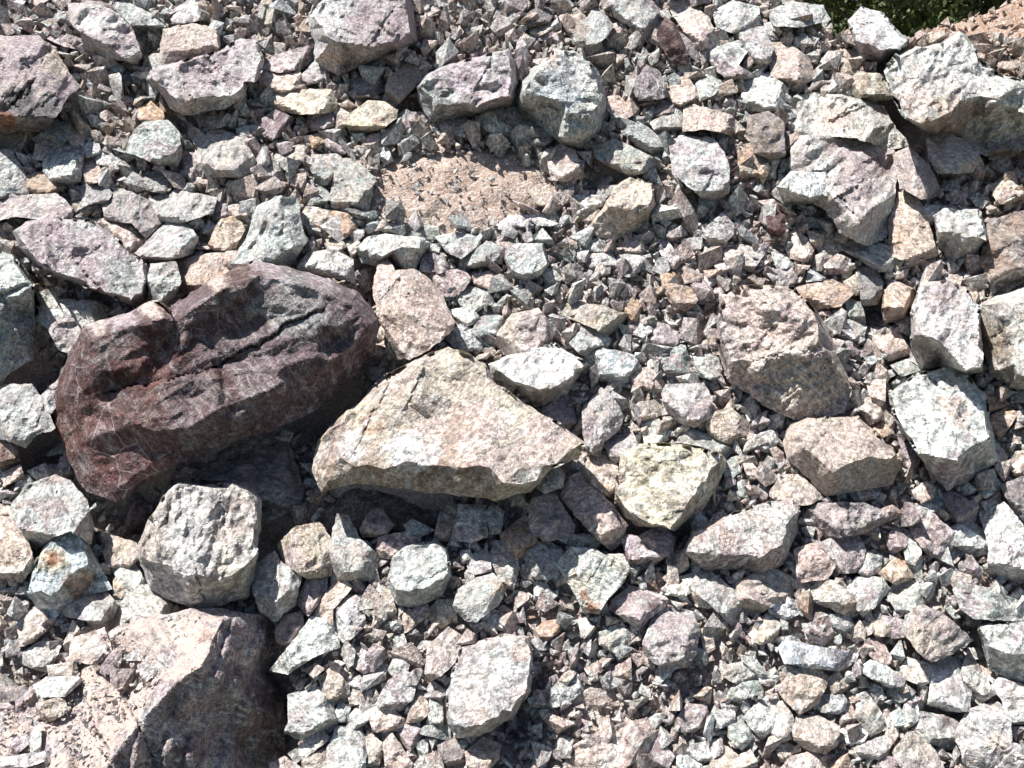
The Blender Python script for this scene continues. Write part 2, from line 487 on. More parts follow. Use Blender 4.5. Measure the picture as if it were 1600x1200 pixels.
    # cracks and stepped splits along straight lines
    if S > 30:
        for _ in range(rs.integers(3, 6 if S < 120 else 9)):
            ang = th+rs.choice([0, 0, 1.2, 1.7])+rs.normal()*.22; c_, s__ = math.cos(ang), math.sin(ang)
            qx, qy = cx+rs.normal()*.28*S, cy+rs.normal()*.28*S
            wn_ = fbm(x/(.10*S+3), y/(.10*S+3), idx % 40+int(ang*9) % 9, 3)
            dn_ = -(x-qx)*s__+(y-qy)*c_+wn_*0.03*S
            al = (x-qx)*c_+(y-qy)*s__; half = rs.uniform(.15, .45)*S
            end = np.clip((half-np.abs(al))/(.05*S+2), 0, 1)
            st = rs.uniform(.010, .034)*S*rs.choice([-1, 1])
            step_ = np.where(dn_ > 0, st*np.clip(1-dn_/(rs.uniform(.15, .4)*S), 0, 1), 0)
            w_ = max(1.5, 0.005*S)
            h = h+(step_-rs.uniform(.0, .02)*S*np.exp(-(dn_/w_)**2))*end*fade*rough
    h = h+fbm(x/7.0, y/7.0, idx % 60+17, 2)*min(0.9, 0.015*S+.2)*rough
    W = place(x, y, h)
    # the buried sides and underside
    m_ = len(ring_i); rp = V[ring_i]; rh = h[ring_i]
    rows = []
    dep = o.get('deep', 0.55*S)
    for q, (shr, dn) in enumerate(((0.97, 0.16), (0.86, 0.55), (0.55, 1.0))):
        jx = rs.uniform(-.02, .02, m_)*S
        rx = cx+(rp[:, 0]-cx)*shr+jx*(q > 0); ry = cy+(rp[:, 1]-cy)*shr+jx[::-1]*(q > 0)
        rows.append(place(rx, ry, rh-dn*dep+rs.uniform(-.03, .03, m_)*S))
    # push the sides back along the slope normal instead of the view ray so the rock keeps its bulk
    allV = [W]+rows
    n0 = len(W); faces = [tuple(f) for f in Fs if len(f) == 3]
    idx_rows = [ring_i]+[list(range(n0+q*m_, n0+(q+1)*m_)) for q in range(3)]
    for q in range(3):
        a_, b_ = idx_rows[q], idx_rows[q+1]
        for i in range(m_):
            j = (i+1) % m_
            faces.append((a_[i], a_[j], b_[j])); faces.append((a_[i], b_[j], b_[i]))
    cen = rows[-1].mean(0); allV.append(cen[None]); ci = n0+3*m_
    for i in range(m_): faces.append((idx_rows[3][i], idx_rows[3][(i+1) % m_], ci))
    VV = np.concatenate(allV)
    org = rows[-1].mean(0)
    me = mesh_np(r['name'], VV-org[None], np.array(faces, dtype=np.int32), MAT_ROCK)
    bm = bmesh.new(); bm.from_mesh(me); bmesh.ops.recalc_face_normals(bm, faces=bm.faces); bm.to_mesh(me); bm.free(); me.shade_flat()
    # colour: base of its kind, a little individual variation, patches
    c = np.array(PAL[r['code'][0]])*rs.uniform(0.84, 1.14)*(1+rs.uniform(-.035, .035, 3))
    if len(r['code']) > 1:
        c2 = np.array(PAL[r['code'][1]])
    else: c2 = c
    ax = np.concatenate([x]+[np.full(m_*3+1, cx)]); ay = np.concatenate([y]+[np.full(m_*3+1, cy)])
    for q in range(3):
        ax[n0+q*m_:n0+(q+1)*m_] = rp[:, 0]; ay[n0+q*m_:n0+(q+1)*m_] = rp[:, 1]
    nn = fbm(ax/(0.35*S+5), ay/(0.35*S+5), idx % 70, 4)
    f = 0.65*np.clip(0.4+1.6*nn, 0, 1)[:, None]
    tint = c[None]*(1-f)+c2[None]*f
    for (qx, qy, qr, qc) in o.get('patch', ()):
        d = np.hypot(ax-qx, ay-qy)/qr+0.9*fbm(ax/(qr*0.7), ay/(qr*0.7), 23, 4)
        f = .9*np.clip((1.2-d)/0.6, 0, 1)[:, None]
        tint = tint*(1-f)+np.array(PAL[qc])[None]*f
    set_attr(me, 'tint', tint, 'col')
    vv = o.get('vein', {'u': 0.55, 'm': 0.6, 'd': 0.35, 'w': 0.35, 'g': 0.3}.get(r['code'][0], 0.25)*rs.uniform(0.3, 1.2))
    set_attr(me, 'mott', np.full(len(VV), o.get('mott', {'m': .14, 'd': .3, 'k': .2, 'o': .5, 'n': .4}.get(r['code'][0], 0.5 if 'patch' in o else rs.uniform(.35, 1.15)))), 'f')
    set_attr(me, 'vein', np.full(len(VV), vv), 'f')
    du = np.full(len(VV), rs.uniform(0.0, 0.35))
    if 'dust' in o:
        du[:] = 0.1
        dp, da = o['dust']
        ins = inside(dp, ax, ay)
        du = np.where(ins, da, du)
    set_attr(me, 'dust', du, 'f')
    ob = bpy.data.objects.new(r['name'], me); ob.location = org
    COL.objects.link(ob); r['obj'] = ob; r['tris'] = len(faces)

# ------------------------------------------------------------------ the rocks one can tell apart
# (code, outline in photograph positions, options, label, short phrase used by neighbours' labels)
HERO = [
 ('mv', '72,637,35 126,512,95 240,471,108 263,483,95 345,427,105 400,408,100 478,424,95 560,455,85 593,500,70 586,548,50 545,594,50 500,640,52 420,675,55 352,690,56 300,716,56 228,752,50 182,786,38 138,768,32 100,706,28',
  dict(pts=[(140,533,150),(200,510,165),(254,497,172),(276,500,148),(350,450,165),(405,430,165),(475,446,158),(545,474,145),(574,508,125),
   (338,640,128),(330,560,148),(244,674,122),(150,630,112),(240,590,140),(190,655,116),
   (236,690,96),(188,674,94),(132,642,90),(95,645,60),(180,768,50),(140,720,60),(230,735,66),
   (344,556,130),(352,636,120),(432,604,124),(552,540,112),(500,575,120),(296,668,122),(440,530,140),(400,480,150),
   (300,685,86),(430,628,84),(548,560,76),(310,530,136)], deep=120, vein=.34, rough=.9, wob=1.6,
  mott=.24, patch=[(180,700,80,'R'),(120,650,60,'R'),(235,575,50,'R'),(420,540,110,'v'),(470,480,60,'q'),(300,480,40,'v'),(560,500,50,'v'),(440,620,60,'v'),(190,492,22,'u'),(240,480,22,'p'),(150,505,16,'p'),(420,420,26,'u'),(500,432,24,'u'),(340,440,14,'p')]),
  'huge dark maroon boulder laced with thin white veins', 'the huge maroon boulder'),
 ('ty', '488,735,70 495,690,60 512,668,55 545,640,55 582,605,55 600,588,50 660,556,45 700,541,45 760,566,50 776,600,60 830,635,70 870,660,75 915,690,80 902,715,85 862,732,90 832,766,85 775,783,80 700,772,80 640,766,78 560,757,75 503,766,70',
  dict(top=P('524,673 534,712 575,726 612,729 662,722 700,732 750,729 790,752 835,742 870,722 905,694 868,664 828,640 772,606 756,572 700,547 660,562 606,595 584,612 548,645'), H=112, tilt=0.30, tx=0.02, deep=110, vein=0.3, rough=0.7, mott=.55,
  patch=[(560,640,35,'y'),(710,690,60,'p'),(640,620,45,'t'),(560,742,70,'n'),(700,755,70,'n'),(585,665,20,'o'),(850,690,45,'p'),(765,655,30,'p'),(548,700,24,'W'),(640,712,40,'W')]),
  'large pale triangular boulder with a flat sunlit top and brown lower edge', 'the pale triangular boulder'),
 ('up', '-70,1110,60 20,1095,60 100,1030,60 150,998,60 210,966,60 300,950,60 360,954,50 410,957,-10 433,985,-60 436,1010,-80 428,1050,-100 447,1100,-100 448,1165,-100 440,1290,-100 -70,1290,60',
  dict(top=P('-60,1118 30,1105 110,1040 155,1008 215,974 300,958 352,972 332,1000 312,1040 297,1050 250,1062 232,1086 217,1132 176,1170 158,1215 150,1275 -60,1275'), H=170, tilt=0.55, tx=0.22, deep=110, vein=0.25, rough=1.2, flute=1, mott=.8,
  dust=(P('-80,1118 30,1100 110,1035 155,1003 215,969 300,953 356,968 335,1000 314,1042 298,1054 250,1066 232,1090 217,1136 176,1176 158,1290 -80,1290'), 1.0), carry=1,
  patch=[(385,985,40,'u'),(320,995,13,'o'),(390,1090,60,'v'),(330,1130,60,'u'),(420,1160,50,'n'),(280,1180,40,'v')]),
  'big foreground boulder with dust-covered top and shaded brown right face', 'the dusty foreground boulder'),
 ('ut', '-60,50 0,55 60,55 85,75 105,105 125,135 105,152 95,172 80,197 60,207 30,204 0,210 -60,212', dict(H=72, tilt=0.15, vein=0.4, mott=.2, patch=[(52,172,48,'k'),(10,190,18,'r'),(85,100,26,'t'),(30,100,35,'u')]),
  'grey-brown boulder with a black stain at its lower edge, at the left frame edge', 'the black-stained boulder'),
 ('uw', '105,5 150,2 185,20 205,40 222,85 215,100 175,92 150,86 130,75 125,50 110,35', dict(H=52, patch=[(145,38,18,'W'),(180,40,16,'W')], vein=0.6), 'purple and white mottled boulder beside the flat pink block', 'the purple and white mottled boulder'),
 ('pt', '255,45 300,35 342,45 345,75 340,88 300,98 247,110 250,70', dict(H=34, tilt=0.1, rough=0.5, top=P('258,50 300,39 338,48 340,72 300,76 256,80')), 'flat smooth pink block behind the white-veined slab', 'the flat pink block'),
 ('uw', '203,118,30 240,108,30 280,95,30 340,80,30 375,60,30 402,62,30 412,95,30 405,125,32 387,131,30 385,156,25 350,170,28 290,182,28 265,170,25 250,145,20 228,126,20', dict(H=62, tilt=0.2, top=P('235,116 282,100 342,86 378,68 400,70 406,95 398,120 380,128 370,145 330,150 285,160 268,150'), vein=1.0, mott=.35, patch=[(310,120,60,'u'),(350,155,22,'W'),(290,172,24,'p')]), 'long purple slab netted with white veins below the pink block', 'the white-veined slab'),
 ('gw', '175,232 195,240 208,203 225,190 262,187 280,205 286,245 276,263 245,256 215,244', dict(H=44, tilt=.3), 'grey-green angular rock with a peaked top and dark gap beneath', 'the peaked grey-green rock'),
 ('uw', '482,25 505,0 560,-20 640,-20 650,35 653,65 620,82 590,95 560,105 530,118 510,110 490,96 492,65 483,45', dict(H=78, tilt=0.0, tx=0.05, top=P('490,30 508,6 560,-12 634,-12 640,35 640,58 590,72 545,66 520,58'), vein=.6, patch=[(505,28,38,'W'),(600,60,50,'u'),(520,90,20,'p')]), 'big purple-brown boulder with a chalky white left side, at top edge', 'the chalky-sided boulder'),
 ('ug', '650,138 665,115 700,100 740,90 796,75 808,100 806,155 800,166 750,178 735,181 700,188 672,191 656,162', dict(H=74, tilt=-.05, tx=.1, top=P('660,135 672,118 704,105 742,96 790,84 800,104 797,145 740,165 700,160 680,165'), vein=.4, patch=[(680,160,34,'g'),(750,140,30,'u')]), 'square purple-brown boulder with a grey left face', 'the square purple-brown boulder'),
 ('yt', '540,195 545,178 575,157 600,158 622,172 620,185 600,200 570,208 546,206', dict(H=32, patch=[(590,188,10,'o'),(572,185,18,'y')]), 'yellowish stone with an orange spot on its side', 'the yellowish spotted stone'),
 ('wg', '806,160 815,130 835,105 855,95 866,74 885,80 912,75 918,95 935,110 948,150 948,182 935,206 906,231 880,228 860,212 840,195 812,176', dict(H=88, tilt=.05, top=P('815,150 838,112 860,98 868,82 908,82 928,112 938,150 930,175 895,160 860,150'), extra=[(880,215,55),(920,205,52)], patch=[(880,135,38,'b'),(860,90,15,'p')], rough=1.2), 'tall pale green-white boulder with a ridged lower face', 'the tall green-white boulder'),
 ('gt', '925,225 960,217 1000,235 1032,251 1006,271 985,276 955,262 928,246', dict(H=34, tilt=.35), 'thick grey slab jutting out over a dark gap', 'the jutting grey slab'),
 ('pt', '1068,166 1085,163 1145,180 1160,205 1156,221 1125,206 1100,202 1066,206', dict(H=34), 'pale orange-pink slab with a grey left end', 'the orange-pink slab'),
 ('du', '985,137 1010,100 1030,110 1048,150 1020,157 998,158', dict(H=34, vein=.9, tilt=.0), 'dark purple pyramid-shaped rock crossed by one white vein', 'the dark pyramid rock'),
 ('m', '1025,52 1040,25 1055,38 1071,72 1078,100 1050,99 1034,76', dict(H=34, tilt=-.1, vein=.1, rough=.6), 'upright dark maroon rock leaning on pale boulders near the top', 'the upright maroon rock'),
 ('bg', '905,45 925,15 945,20 960,40 945,60 922,75 908,60', dict(H=34), 'blue-grey rock with a dark right side near the top edge', 'the blue-grey rock near the top'),
 ('wu', '1045,220 1060,212 1115,214 1131,236 1141,266 1140,300 1110,325 1085,300 1050,270', dict(H=46), 'pale lilac boulder with a crumbly surface, below the orange-pink slab', 'the pale lilac boulder'),
 ('pw', '853,241 875,223 900,235 906,260 916,276 895,286 860,281', dict(H=34), 'rounded pink rock at the right end of the sandy patch', 'the rounded pink rock'),
 ('dn', '1168,182 1200,172 1225,190 1228,245 1205,251 1180,240 1165,205', dict(H=46, tilt=-.2), 'dark brown rock standing left of the pale layered slab', 'the dark brown standing rock'),
 ('wW', '1325,32 1345,10 1380,20 1400,45 1421,60 1416,72 1400,82 1376,98 1345,90 1331,66', dict(H=46, tilt=.45, top=P('1330,36 1346,14 1379,24 1397,47 1416,62 1402,76 1372,76 1340,62'), patch=[(1355,84,25,'u')]), 'white-topped boulder with purple underside on the skyline', 'the white-topped skyline boulder'),
 ('wW', '1378,112 1400,86 1430,70 1470,68 1500,48 1515,60 1531,92 1560,115 1625,132 1625,190 1592,216 1560,231 1541,246 1520,236 1500,212 1470,215 1446,206 1410,181 1394,150', dict(H=98, tilt=.25, top=P('1384,114 1404,92 1432,76 1472,74 1500,54 1512,64 1528,96 1556,120 1618,138 1612,170 1575,168 1530,150 1510,148 1465,180 1428,197 1408,176'), rough=1.2, patch=[(1430,150,30,'p'),(1480,190,45,'n')], vein=.4), 'massive pale boulder with a shadowed underside at the upper right', 'the massive upper-right boulder'),
 ('wy', '1447,216 1480,207 1500,215 1530,240 1541,266 1505,271 1465,271 1450,246', dict(H=42, patch=[(1466,224,14,'o')]), 'pale rounded rock with an ochre spot under the massive boulder', 'the ochre-spotted rock'),
 ('ps', '1200,66 1230,65 1265,90 1275,120 1250,141 1205,136', dict(H=22, rough=.6, tilt=.1), 'low flat pink slab powdered with dust left of the skyline boulder', 'the flat dusty pink slab'),
 ('wW', '1228,182 1240,150 1270,144 1330,150 1380,165 1400,200 1422,226 1390,236 1340,216 1240,210', dict(H=30, tilt=.15, patch=[(1300,185,26,'p')], rough=1.3), 'layered white slab beside the dark brown standing rock', 'the layered white slab'),
 ('wu', '1232,250 1236,226 1250,211 1330,212 1396,226 1402,260 1397,330 1386,370 1360,386 1320,371 1290,330 1240,302', dict(H=58, tilt=.2, rough=1.4, vein=.6, patch=[(1340,260,50,'u')]), 'broad lilac-white boulder with a wavy surface below the layered slab', 'the broad lilac-white boulder'),
 ('W', '1213,292 1235,266 1290,266 1321,281 1310,311 1270,320 1225,316', dict(H=70, top=P('1220,290 1238,270 1288,270 1300,285 1296,305 1255,306')), 'bright white rock lying on the broad lilac-white boulder', 'the bright white rock'),
 ('un', '1395,241 1420,228 1450,255 1466,286 1476,306 1440,312 1405,292', dict(H=42, tilt=.1), 'purple-brown rock left of and below the ochre-spotted rock', 'the purple-brown rock'),
 ('uw', '18,362 45,341 85,340 150,345 180,370 205,395 235,415 226,470 210,479 150,456 110,441 65,426 45,405 30,386', dict(H=76, tilt=.22, top=P('24,364 48,346 86,345 148,350 176,374 200,399 230,418 222,458 208,470 150,446 112,432 68,416 50,398'), vein=.5, patch=[(80,380,45,'u'),(190,440,30,'g')]), 'wide purple-grey slab tilted above a dark crack, left side', 'the wide purple-grey slab'),
 ('gw', '234,412 275,408 284,440 268,476 240,472 229,440', dict(H=66, tilt=.1), 'light grey wedge-shaped rock between the wide slab and the maroon boulder', 'the light grey wedge'),
 ('Wg', '-60,372 20,398 36,416 53,441 56,500 50,562 20,582 -10,602 -60,602', dict(H=100, tilt=.5, top=P('-55,380 18,404 34,424 48,444 20,462 -55,485'), patch=[(20,540,60,'g')]), 'boulder with bright white top and grey front, cut by the left edge', 'the white-topped left boulder'),
 ('wt', '57,500 62,480 76,465 150,470 182,486 150,506 126,526 126,556 90,546 75,516', dict(H=58, tilt=.1, patch=[(95,516,22,'u')], base=-20), 'pale oval rock with a purple patch behind the maroon boulder', 'the pale oval rock'),
 ('gw', '209,396 235,371 260,346 290,345 311,371 301,396 270,406 230,408', dict(H=40, tilt=.35), 'grey rock with a pale upper facet above the light grey wedge', 'the pale-crested grey rock'),
 ('wg', '353,422 385,371 400,321 440,305 467,310 471,350 481,376 455,416 425,421 390,426', dict(H=78, tilt=.0, rough=1.2), 'tall upright whitish rock standing behind the maroon boulder', 'the tall whitish rock'),
 ('ps', '582,450 592,400 602,398 616,420 650,420 666,430 691,460 711,505 710,516 670,546 640,562 606,562 600,520 586,481', dict(H=60, tilt=.0, rough=.7, vein=.1), 'pinkish-tan boulder right of the maroon boulder', 'the pinkish-tan boulder'),
 ('wb', '555,391 570,371 600,365 660,370 676,381 661,400 650,421 630,421 610,401 590,416 565,411', dict(H=44, tilt=.5, top=P('560,388 573,374 602,369 655,374 655,385 620,390 590,400')), 'blue-white rock with a dark underside above the pinkish-tan boulder', 'the blue-white rock'),
 ('W', '462,420 480,395 520,388 552,405 556,442 500,430', dict(H=58, tilt=.2, dust=(P('450,380 570,380 570,450 450,450'), .3)), 'chalky white rock tucked behind the top rim of the maroon boulder', 'the chalky white rock'),
 ('tw', '773,536 776,520 800,490 840,481 871,511 861,536 820,556 785,556', dict(H=42, tilt=.1), 'pale tan rock leaning above the greenish-white wedge', 'the pale tan rock'),
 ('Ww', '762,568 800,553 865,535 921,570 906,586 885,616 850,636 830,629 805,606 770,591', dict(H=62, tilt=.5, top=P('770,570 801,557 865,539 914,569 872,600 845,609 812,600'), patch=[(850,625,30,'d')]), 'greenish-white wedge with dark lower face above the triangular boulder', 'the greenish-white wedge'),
 ('tp', '911,361 945,320 960,290 985,275 1020,285 1026,325 1011,351 985,366 955,376', dict(H=56, tilt=.45, top=P('945,320 965,292 986,279 1019,289 1019,316 985,326')), 'tan pyramid-like rock with a cream-coloured top', 'the tan pyramid-like rock'),
 ('b', '787,405 795,380 850,380 859,412 846,435 820,441 800,431', dict(H=36, tilt=.15, top=P('791,404 797,384 848,384 853,410 843,422 815,428 800,420')), 'flat blue-grey slab lying among small stones at the centre', 'the flat blue-grey slab'),
 ('wg', '1090,365 1130,331 1147,350 1148,366 1125,389 1105,376', dict(H=30), 'pale green diamond-shaped rock right of the tan pyramid-like rock', 'the pale green diamond'),
 ('pu', '1118,500 1135,460 1160,446 1200,445 1240,450 1280,490 1310,550 1331,611 1320,646 1280,652 1240,657 1190,631 1140,596 1124,560', dict(H=92, tilt=-.05, top=P('1128,500 1142,466 1164,452 1200,450 1236,456 1268,495 1285,545 1240,560 1190,560 1150,570 1135,545'), rough=.9, vein=.2, patch=[(1260,600,60,'t'),(1190,520,40,'p')]), 'large pinkish boulder with a dusty hollow lower side at right', 'the large pinkish boulder'),
 ('wg', '1458,336 1475,320 1530,325 1546,370 1541,379 1520,401 1490,406 1465,386', dict(H=52, tilt=.4, top=P('1462,336 1476,324 1528,329 1541,374 1520,371 1495,360 1467,362'), patch=[(1500,390,35,'g')]), 'pale blocky rock with a grey lower face near the right edge', 'the pale blocky rock'),
 ('tp', '1388,346 1404,300 1430,300 1450,340 1466,400 1430,411 1390,401', dict(H=30, patch=[(1400,370,18,'o')]), 'tan dusty slab left of the pale blocky rock', 'the tan dusty slab'),
 ('Wu', '1422,545 1424,480 1440,440 1480,438 1510,450 1531,480 1536,545 1536,582 1510,586 1470,572 1440,577 1422,562', dict(H=100, tilt=.25, tx=-.1, top=P('1426,520 1428,482 1442,446 1480,443 1508,454 1526,482 1530,545 1530,574 1508,576 1482,548 1455,525 1436,518'), patch=[(1475,460,30,'u'),(1450,555,30,'d')], vein=.3), 'bright white boulder with a purple crown beside a deep dark hole', 'the purple-crowned white boulder'),  # dark grey patch at lower left paints the notch's shade into the colour
 ('wt', '1530,476 1560,460 1630,438 1630,614 1576,606 1545,582 1536,540', dict(H=90, tilt=.1, top=P('1564,478 1600,462 1624,455 1624,590 1592,584 1576,540'), patch=[(1552,530,34,'n')]), 'pale boulder with a dark brown left face, cut by right edge', 'the brown-faced right boulder'),
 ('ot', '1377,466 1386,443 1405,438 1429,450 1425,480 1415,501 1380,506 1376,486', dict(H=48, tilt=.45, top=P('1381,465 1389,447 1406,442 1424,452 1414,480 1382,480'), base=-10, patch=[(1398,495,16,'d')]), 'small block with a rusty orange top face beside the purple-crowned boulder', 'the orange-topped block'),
 ('m', '1195,326 1210,311 1230,335 1231,360 1215,371 1200,366', dict(H=26, vein=.05), 'small deep maroon stone below the bright white rock', 'the small maroon stone'),
 ('gw', '-20,622 15,600 50,600 70,625 86,670 55,681 40,701 20,691 -20,682', dict(H=56), 'light grey rock left of the maroon boulder at the frame edge', 'the light grey edge rock'),
 ('w', '55,626 100,582 142,558 112,604 76,652', dict(H=58, tilt=0), 'pale sliver of rock squeezed against the left of the maroon boulder', 'the pale sliver'),
 ('wt', '214,856 230,815 258,770 275,752 310,756 340,756 385,753 411,780 406,830 399,890 391,931 350,946 300,951 265,936 235,921 219,881', dict(H=88, base=15, tilt=.25, rough=1.3, vein=.3, top=P('224,850 238,815 264,775 280,760 340,764 382,762 402,784 396,830 390,880 345,900 270,890 232,875')), 'large cream-white boulder with diagonal ridges below the maroon boulder', 'the ridged cream-white boulder'),
 ('wg', '17,791 40,756 85,742 110,750 136,780 147,822 142,852 110,830 80,842 55,862 40,840 20,812', dict(H=62, tilt=.4), 'pale rounded boulder under the lower left tip of the maroon boulder', 'the pale rounded boulder'),
 ('bg', '42,930 50,890 65,855 90,828 115,820 140,850 160,890 176,920 120,936 95,956 85,971 60,952', dict(H=62, tilt=.1, top=P('50,925 56,890 70,860 92,836 114,828 132,852 138,880 106,898 80,930'), patch=[(83,876,25,'y'),(82,874,14,'r'),(125,915,26,'n')], mott=.15, rough=.6), 'grey-green egg-shaped rock with a round rust stain', 'the rust-stained rock'),
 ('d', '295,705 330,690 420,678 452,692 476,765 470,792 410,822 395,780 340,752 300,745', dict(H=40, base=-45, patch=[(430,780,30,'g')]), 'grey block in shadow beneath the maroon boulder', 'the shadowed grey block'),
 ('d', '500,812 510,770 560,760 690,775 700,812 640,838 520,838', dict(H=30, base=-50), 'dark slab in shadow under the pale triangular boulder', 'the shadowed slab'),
 ('wp', '393,885 430,860 442,880 472,900 462,946 430,972 405,957 394,920', dict(H=48, tilt=.3), 'white rock at the upper right corner of the dusty foreground boulder', 'the white corner rock'),
 ('tp', '432,852 460,822 500,815 521,846 518,900 480,905 445,882', dict(H=40, patch=[(450,880,20,'u')]), 'cream and purple rock beside the grey square boulder in the lower left', 'the cream and purple rock'),
 ('bg', '606,906 612,870 630,850 680,845 700,856 706,900 691,931 655,951 620,946 610,926', dict(H=54, tilt=.3, top=P('611,904 617,873 634,855 678,850 696,860 700,895 670,915 640,925 618,922')), 'blue-grey square boulder with a dark lower edge', 'the blue-grey square boulder'),
 ('ty', '960,786 962,750 970,706 1000,692 1060,693 1130,710 1136,721 1120,770 1090,801 1055,831 1040,826 1000,823 975,806', dict(H=70, tilt=.12, tx=.1, top=P('966,778 967,750 975,711 1002,697 1060,698 1126,713 1080,778 1046,822 1002,814 978,798'), rough=.7, patch=[(975,750,24,'t'),(1040,740,60,'y')]), 'cream-coloured flat-faced boulder with a shaded right side', 'the cream flat-faced boulder'),
 ('pu', '873,776 890,745 905,735 930,760 955,785 981,820 970,851 955,861 930,841 895,801', dict(H=42), 'elongated pinkish rock pointing down, left of the cream boulder', 'the elongated pinkish rock'),
 ('un', '825,816 830,780 865,765 880,790 899,820 896,841 850,846 830,831', dict(H=36), 'purple-brown rock below the right tip of the triangular boulder', 'the purple-brown rock under the triangular boulder'),
 ('Wg', '827,752 845,730 870,725 883,740 881,761 850,772', dict(H=46), 'small white split stone touching the triangular boulder', 'the small white split stone'),
 ('ug', '909,641 925,620 940,604 955,615 976,650 969,671 945,691 936,716 915,706 910,671', dict(H=42, tilt=.0), 'purple-flecked pointed rock right of the triangular boulder', 'the purple-flecked pointed rock'),
 ('uw', '1033,616 1040,600 1100,598 1113,620 1113,651 1085,669 1060,661 1040,641', dict(H=38, vein=.2, patch=[(1060,610,22,'w')]), 'purple and white speckled cube-like rock near the large pinkish boulder', 'the speckled cube-like rock'),
 ('pw', '1065,866 1080,830 1110,815 1150,800 1190,785 1240,780 1251,790 1246,831 1225,881 1190,897 1150,892 1100,890', dict(H=56, tilt=.3, rough=.7, top=P('1072,862 1085,834 1112,820 1190,790 1238,785 1242,800 1222,850 1190,868 1130,868')), 'smooth pale pink boulder in the lower right half', 'the smooth pale pink boulder'),
 ('wy', '868,881 890,855 925,855 945,866 975,865 986,890 970,916 950,936 935,961 912,956 900,931 880,901', dict(H=44, patch=[(925,950,12,'r'),(912,930,8,'r')]), 'pale shield-shaped rock with a red stain at its lower tip', 'the shield-shaped rock'),
 ('wg', '1387,616 1430,585 1495,568 1515,590 1541,615 1551,670 1561,720 1530,741 1480,766 1455,746 1440,721 1430,701 1405,671', dict(H=82, tilt=.35, top=P('1391,616 1431,589 1494,573 1513,594 1537,618 1544,680 1487,718 1442,707 1411,670'), patch=[(1490,745,40,'u'),(1490,640,24,'p')]), 'pale boulder with a dark purple lower face near the right edge', 'the pale purple-bottomed boulder'),
 ('pt', '1222,691 1235,660 1260,652 1340,650 1361,670 1396,700 1409,726 1395,756 1350,766 1320,771 1290,776 1265,751 1230,716', dict(H=72, tilt=.3, top=P('1246,680 1263,656 1338,654 1362,676 1401,710 1370,715 1335,720 1305,733 1280,715 1256,695'), rough=.5), 'pink angular block with two shaded lower faces', 'the pink angular block'),
 ('du', '1250,801 1265,785 1300,785 1350,785 1386,800 1391,811 1350,836 1310,840 1285,836 1265,821', dict(H=40, tilt=.0, rough=1.4, vein=.5, patch=[(1300,805,20,'u')]), 'dark striated rock below the pink angular block', 'the dark striated rock'),
 ('W', '1530,800 1570,785 1600,820 1625,850 1625,905 1580,907 1545,892 1543,850', dict(H=52), 'brilliant white boulder at the right edge, mid-lower', 'the brilliant white edge boulder'),
 ('wp', '697,1081 720,1010 750,1000 790,990 831,995 834,1040 829,1081 800,1122 750,1152 715,1154 698,1131', dict(H=64, tilt=.15, top=P('702,1080 725,1016 752,1006 790,996 826,1000 828,1040 822,1078 794,1110 750,1132 704,1132'), rough=.6, patch=[(775,1050,40,'w'),(810,1020,18,'p')]), 'large smooth pale slab tilted towards the viewer, bottom centre', 'the smooth pale slab'),
 ('wg', '707,946 715,920 745,902 770,895 794,915 780,946 745,972 730,971 712,956', dict(H=44, rough=.5, patch=[(782,917,15,'o')]), 'pale rounded stone with a pink corner above the smooth pale slab', 'the pale pink-cornered stone'),
 ('uw', '1003,1006 1020,960 1050,945 1085,960 1093,985 1090,1021 1075,1043 1045,1049 1020,1036 1005,1021', dict(H=46, rough=1.2, vein=.5), 'rounded purple rock with whitish bands', 'the rounded purple rock'),
 ('uw', '950,951 955,938 985,914 1000,918 1036,930 1041,950 1015,966 1003,990 985,976', dict(H=34, vein=.8, patch=[(1018,948,10,'m')]), 'purple-grey rock with white quartz streak above the rounded purple rock', 'the quartz-streaked rock'),
 ('ug', '1409,986 1415,955 1440,944 1470,955 1500,980 1521,1001 1505,1011 1480,1026 1455,1036 1435,1021 1420,1001', dict(H=50, patch=[(1440,1000,26,'t')]), 'grey-purple boulder with a brown face in the lower right', 'the grey-purple boulder'),
 ('gw', '1488,921 1500,905 1530,915 1600,940 1625,960 1600,972 1520,967 1500,951', dict(H=40, rough=1.3), 'rugged grey-white boulder at right edge below the brilliant white one', 'the rugged grey-white boulder'),
 ('wb', '1526,976 1560,973 1625,970 1625,1075 1580,1062 1545,1046 1534,1010', dict(H=62, tilt=.4, top=P('1531,978 1562,977 1620,975 1620,1025 1580,1022 1545,1010'), patch=[(1590,990,16,'u')]), 'white and grey striped boulder at the lower right edge', 'the striped edge boulder'),
 ('wp', '1488,1150 1510,1110 1550,1095 1576,1100 1582,1160 1602,1166 1625,1215 1510,1230 1500,1172', dict(H=46, patch=[(1560,1160,14,'y')]), 'cream-white broken boulder in the bottom right corner', 'the bottom right corner boulder'),
 ('tp', '1237,1141 1245,1118 1280,1118 1313,1135 1311,1161 1290,1179 1260,1173 1240,1156', dict(H=34, rough=.6), 'flat round tan stone like a disc near the bottom edge', 'the flat round tan stone'),
 ('bw', '1215,1012 1225,998 1270,1008 1310,1015 1346,1014 1336,1036 1310,1049 1260,1044 1225,1036', dict(H=36), 'long blue-white bone-shaped stone in the lower right', 'the bone-shaped stone'),
 ('W', '1338,1046 1360,1030 1385,1040 1416,1062 1411,1073 1390,1076 1360,1060', dict(H=30, rough=.5), 'white flat flake right of the bone-shaped stone', 'the white flake'),
]
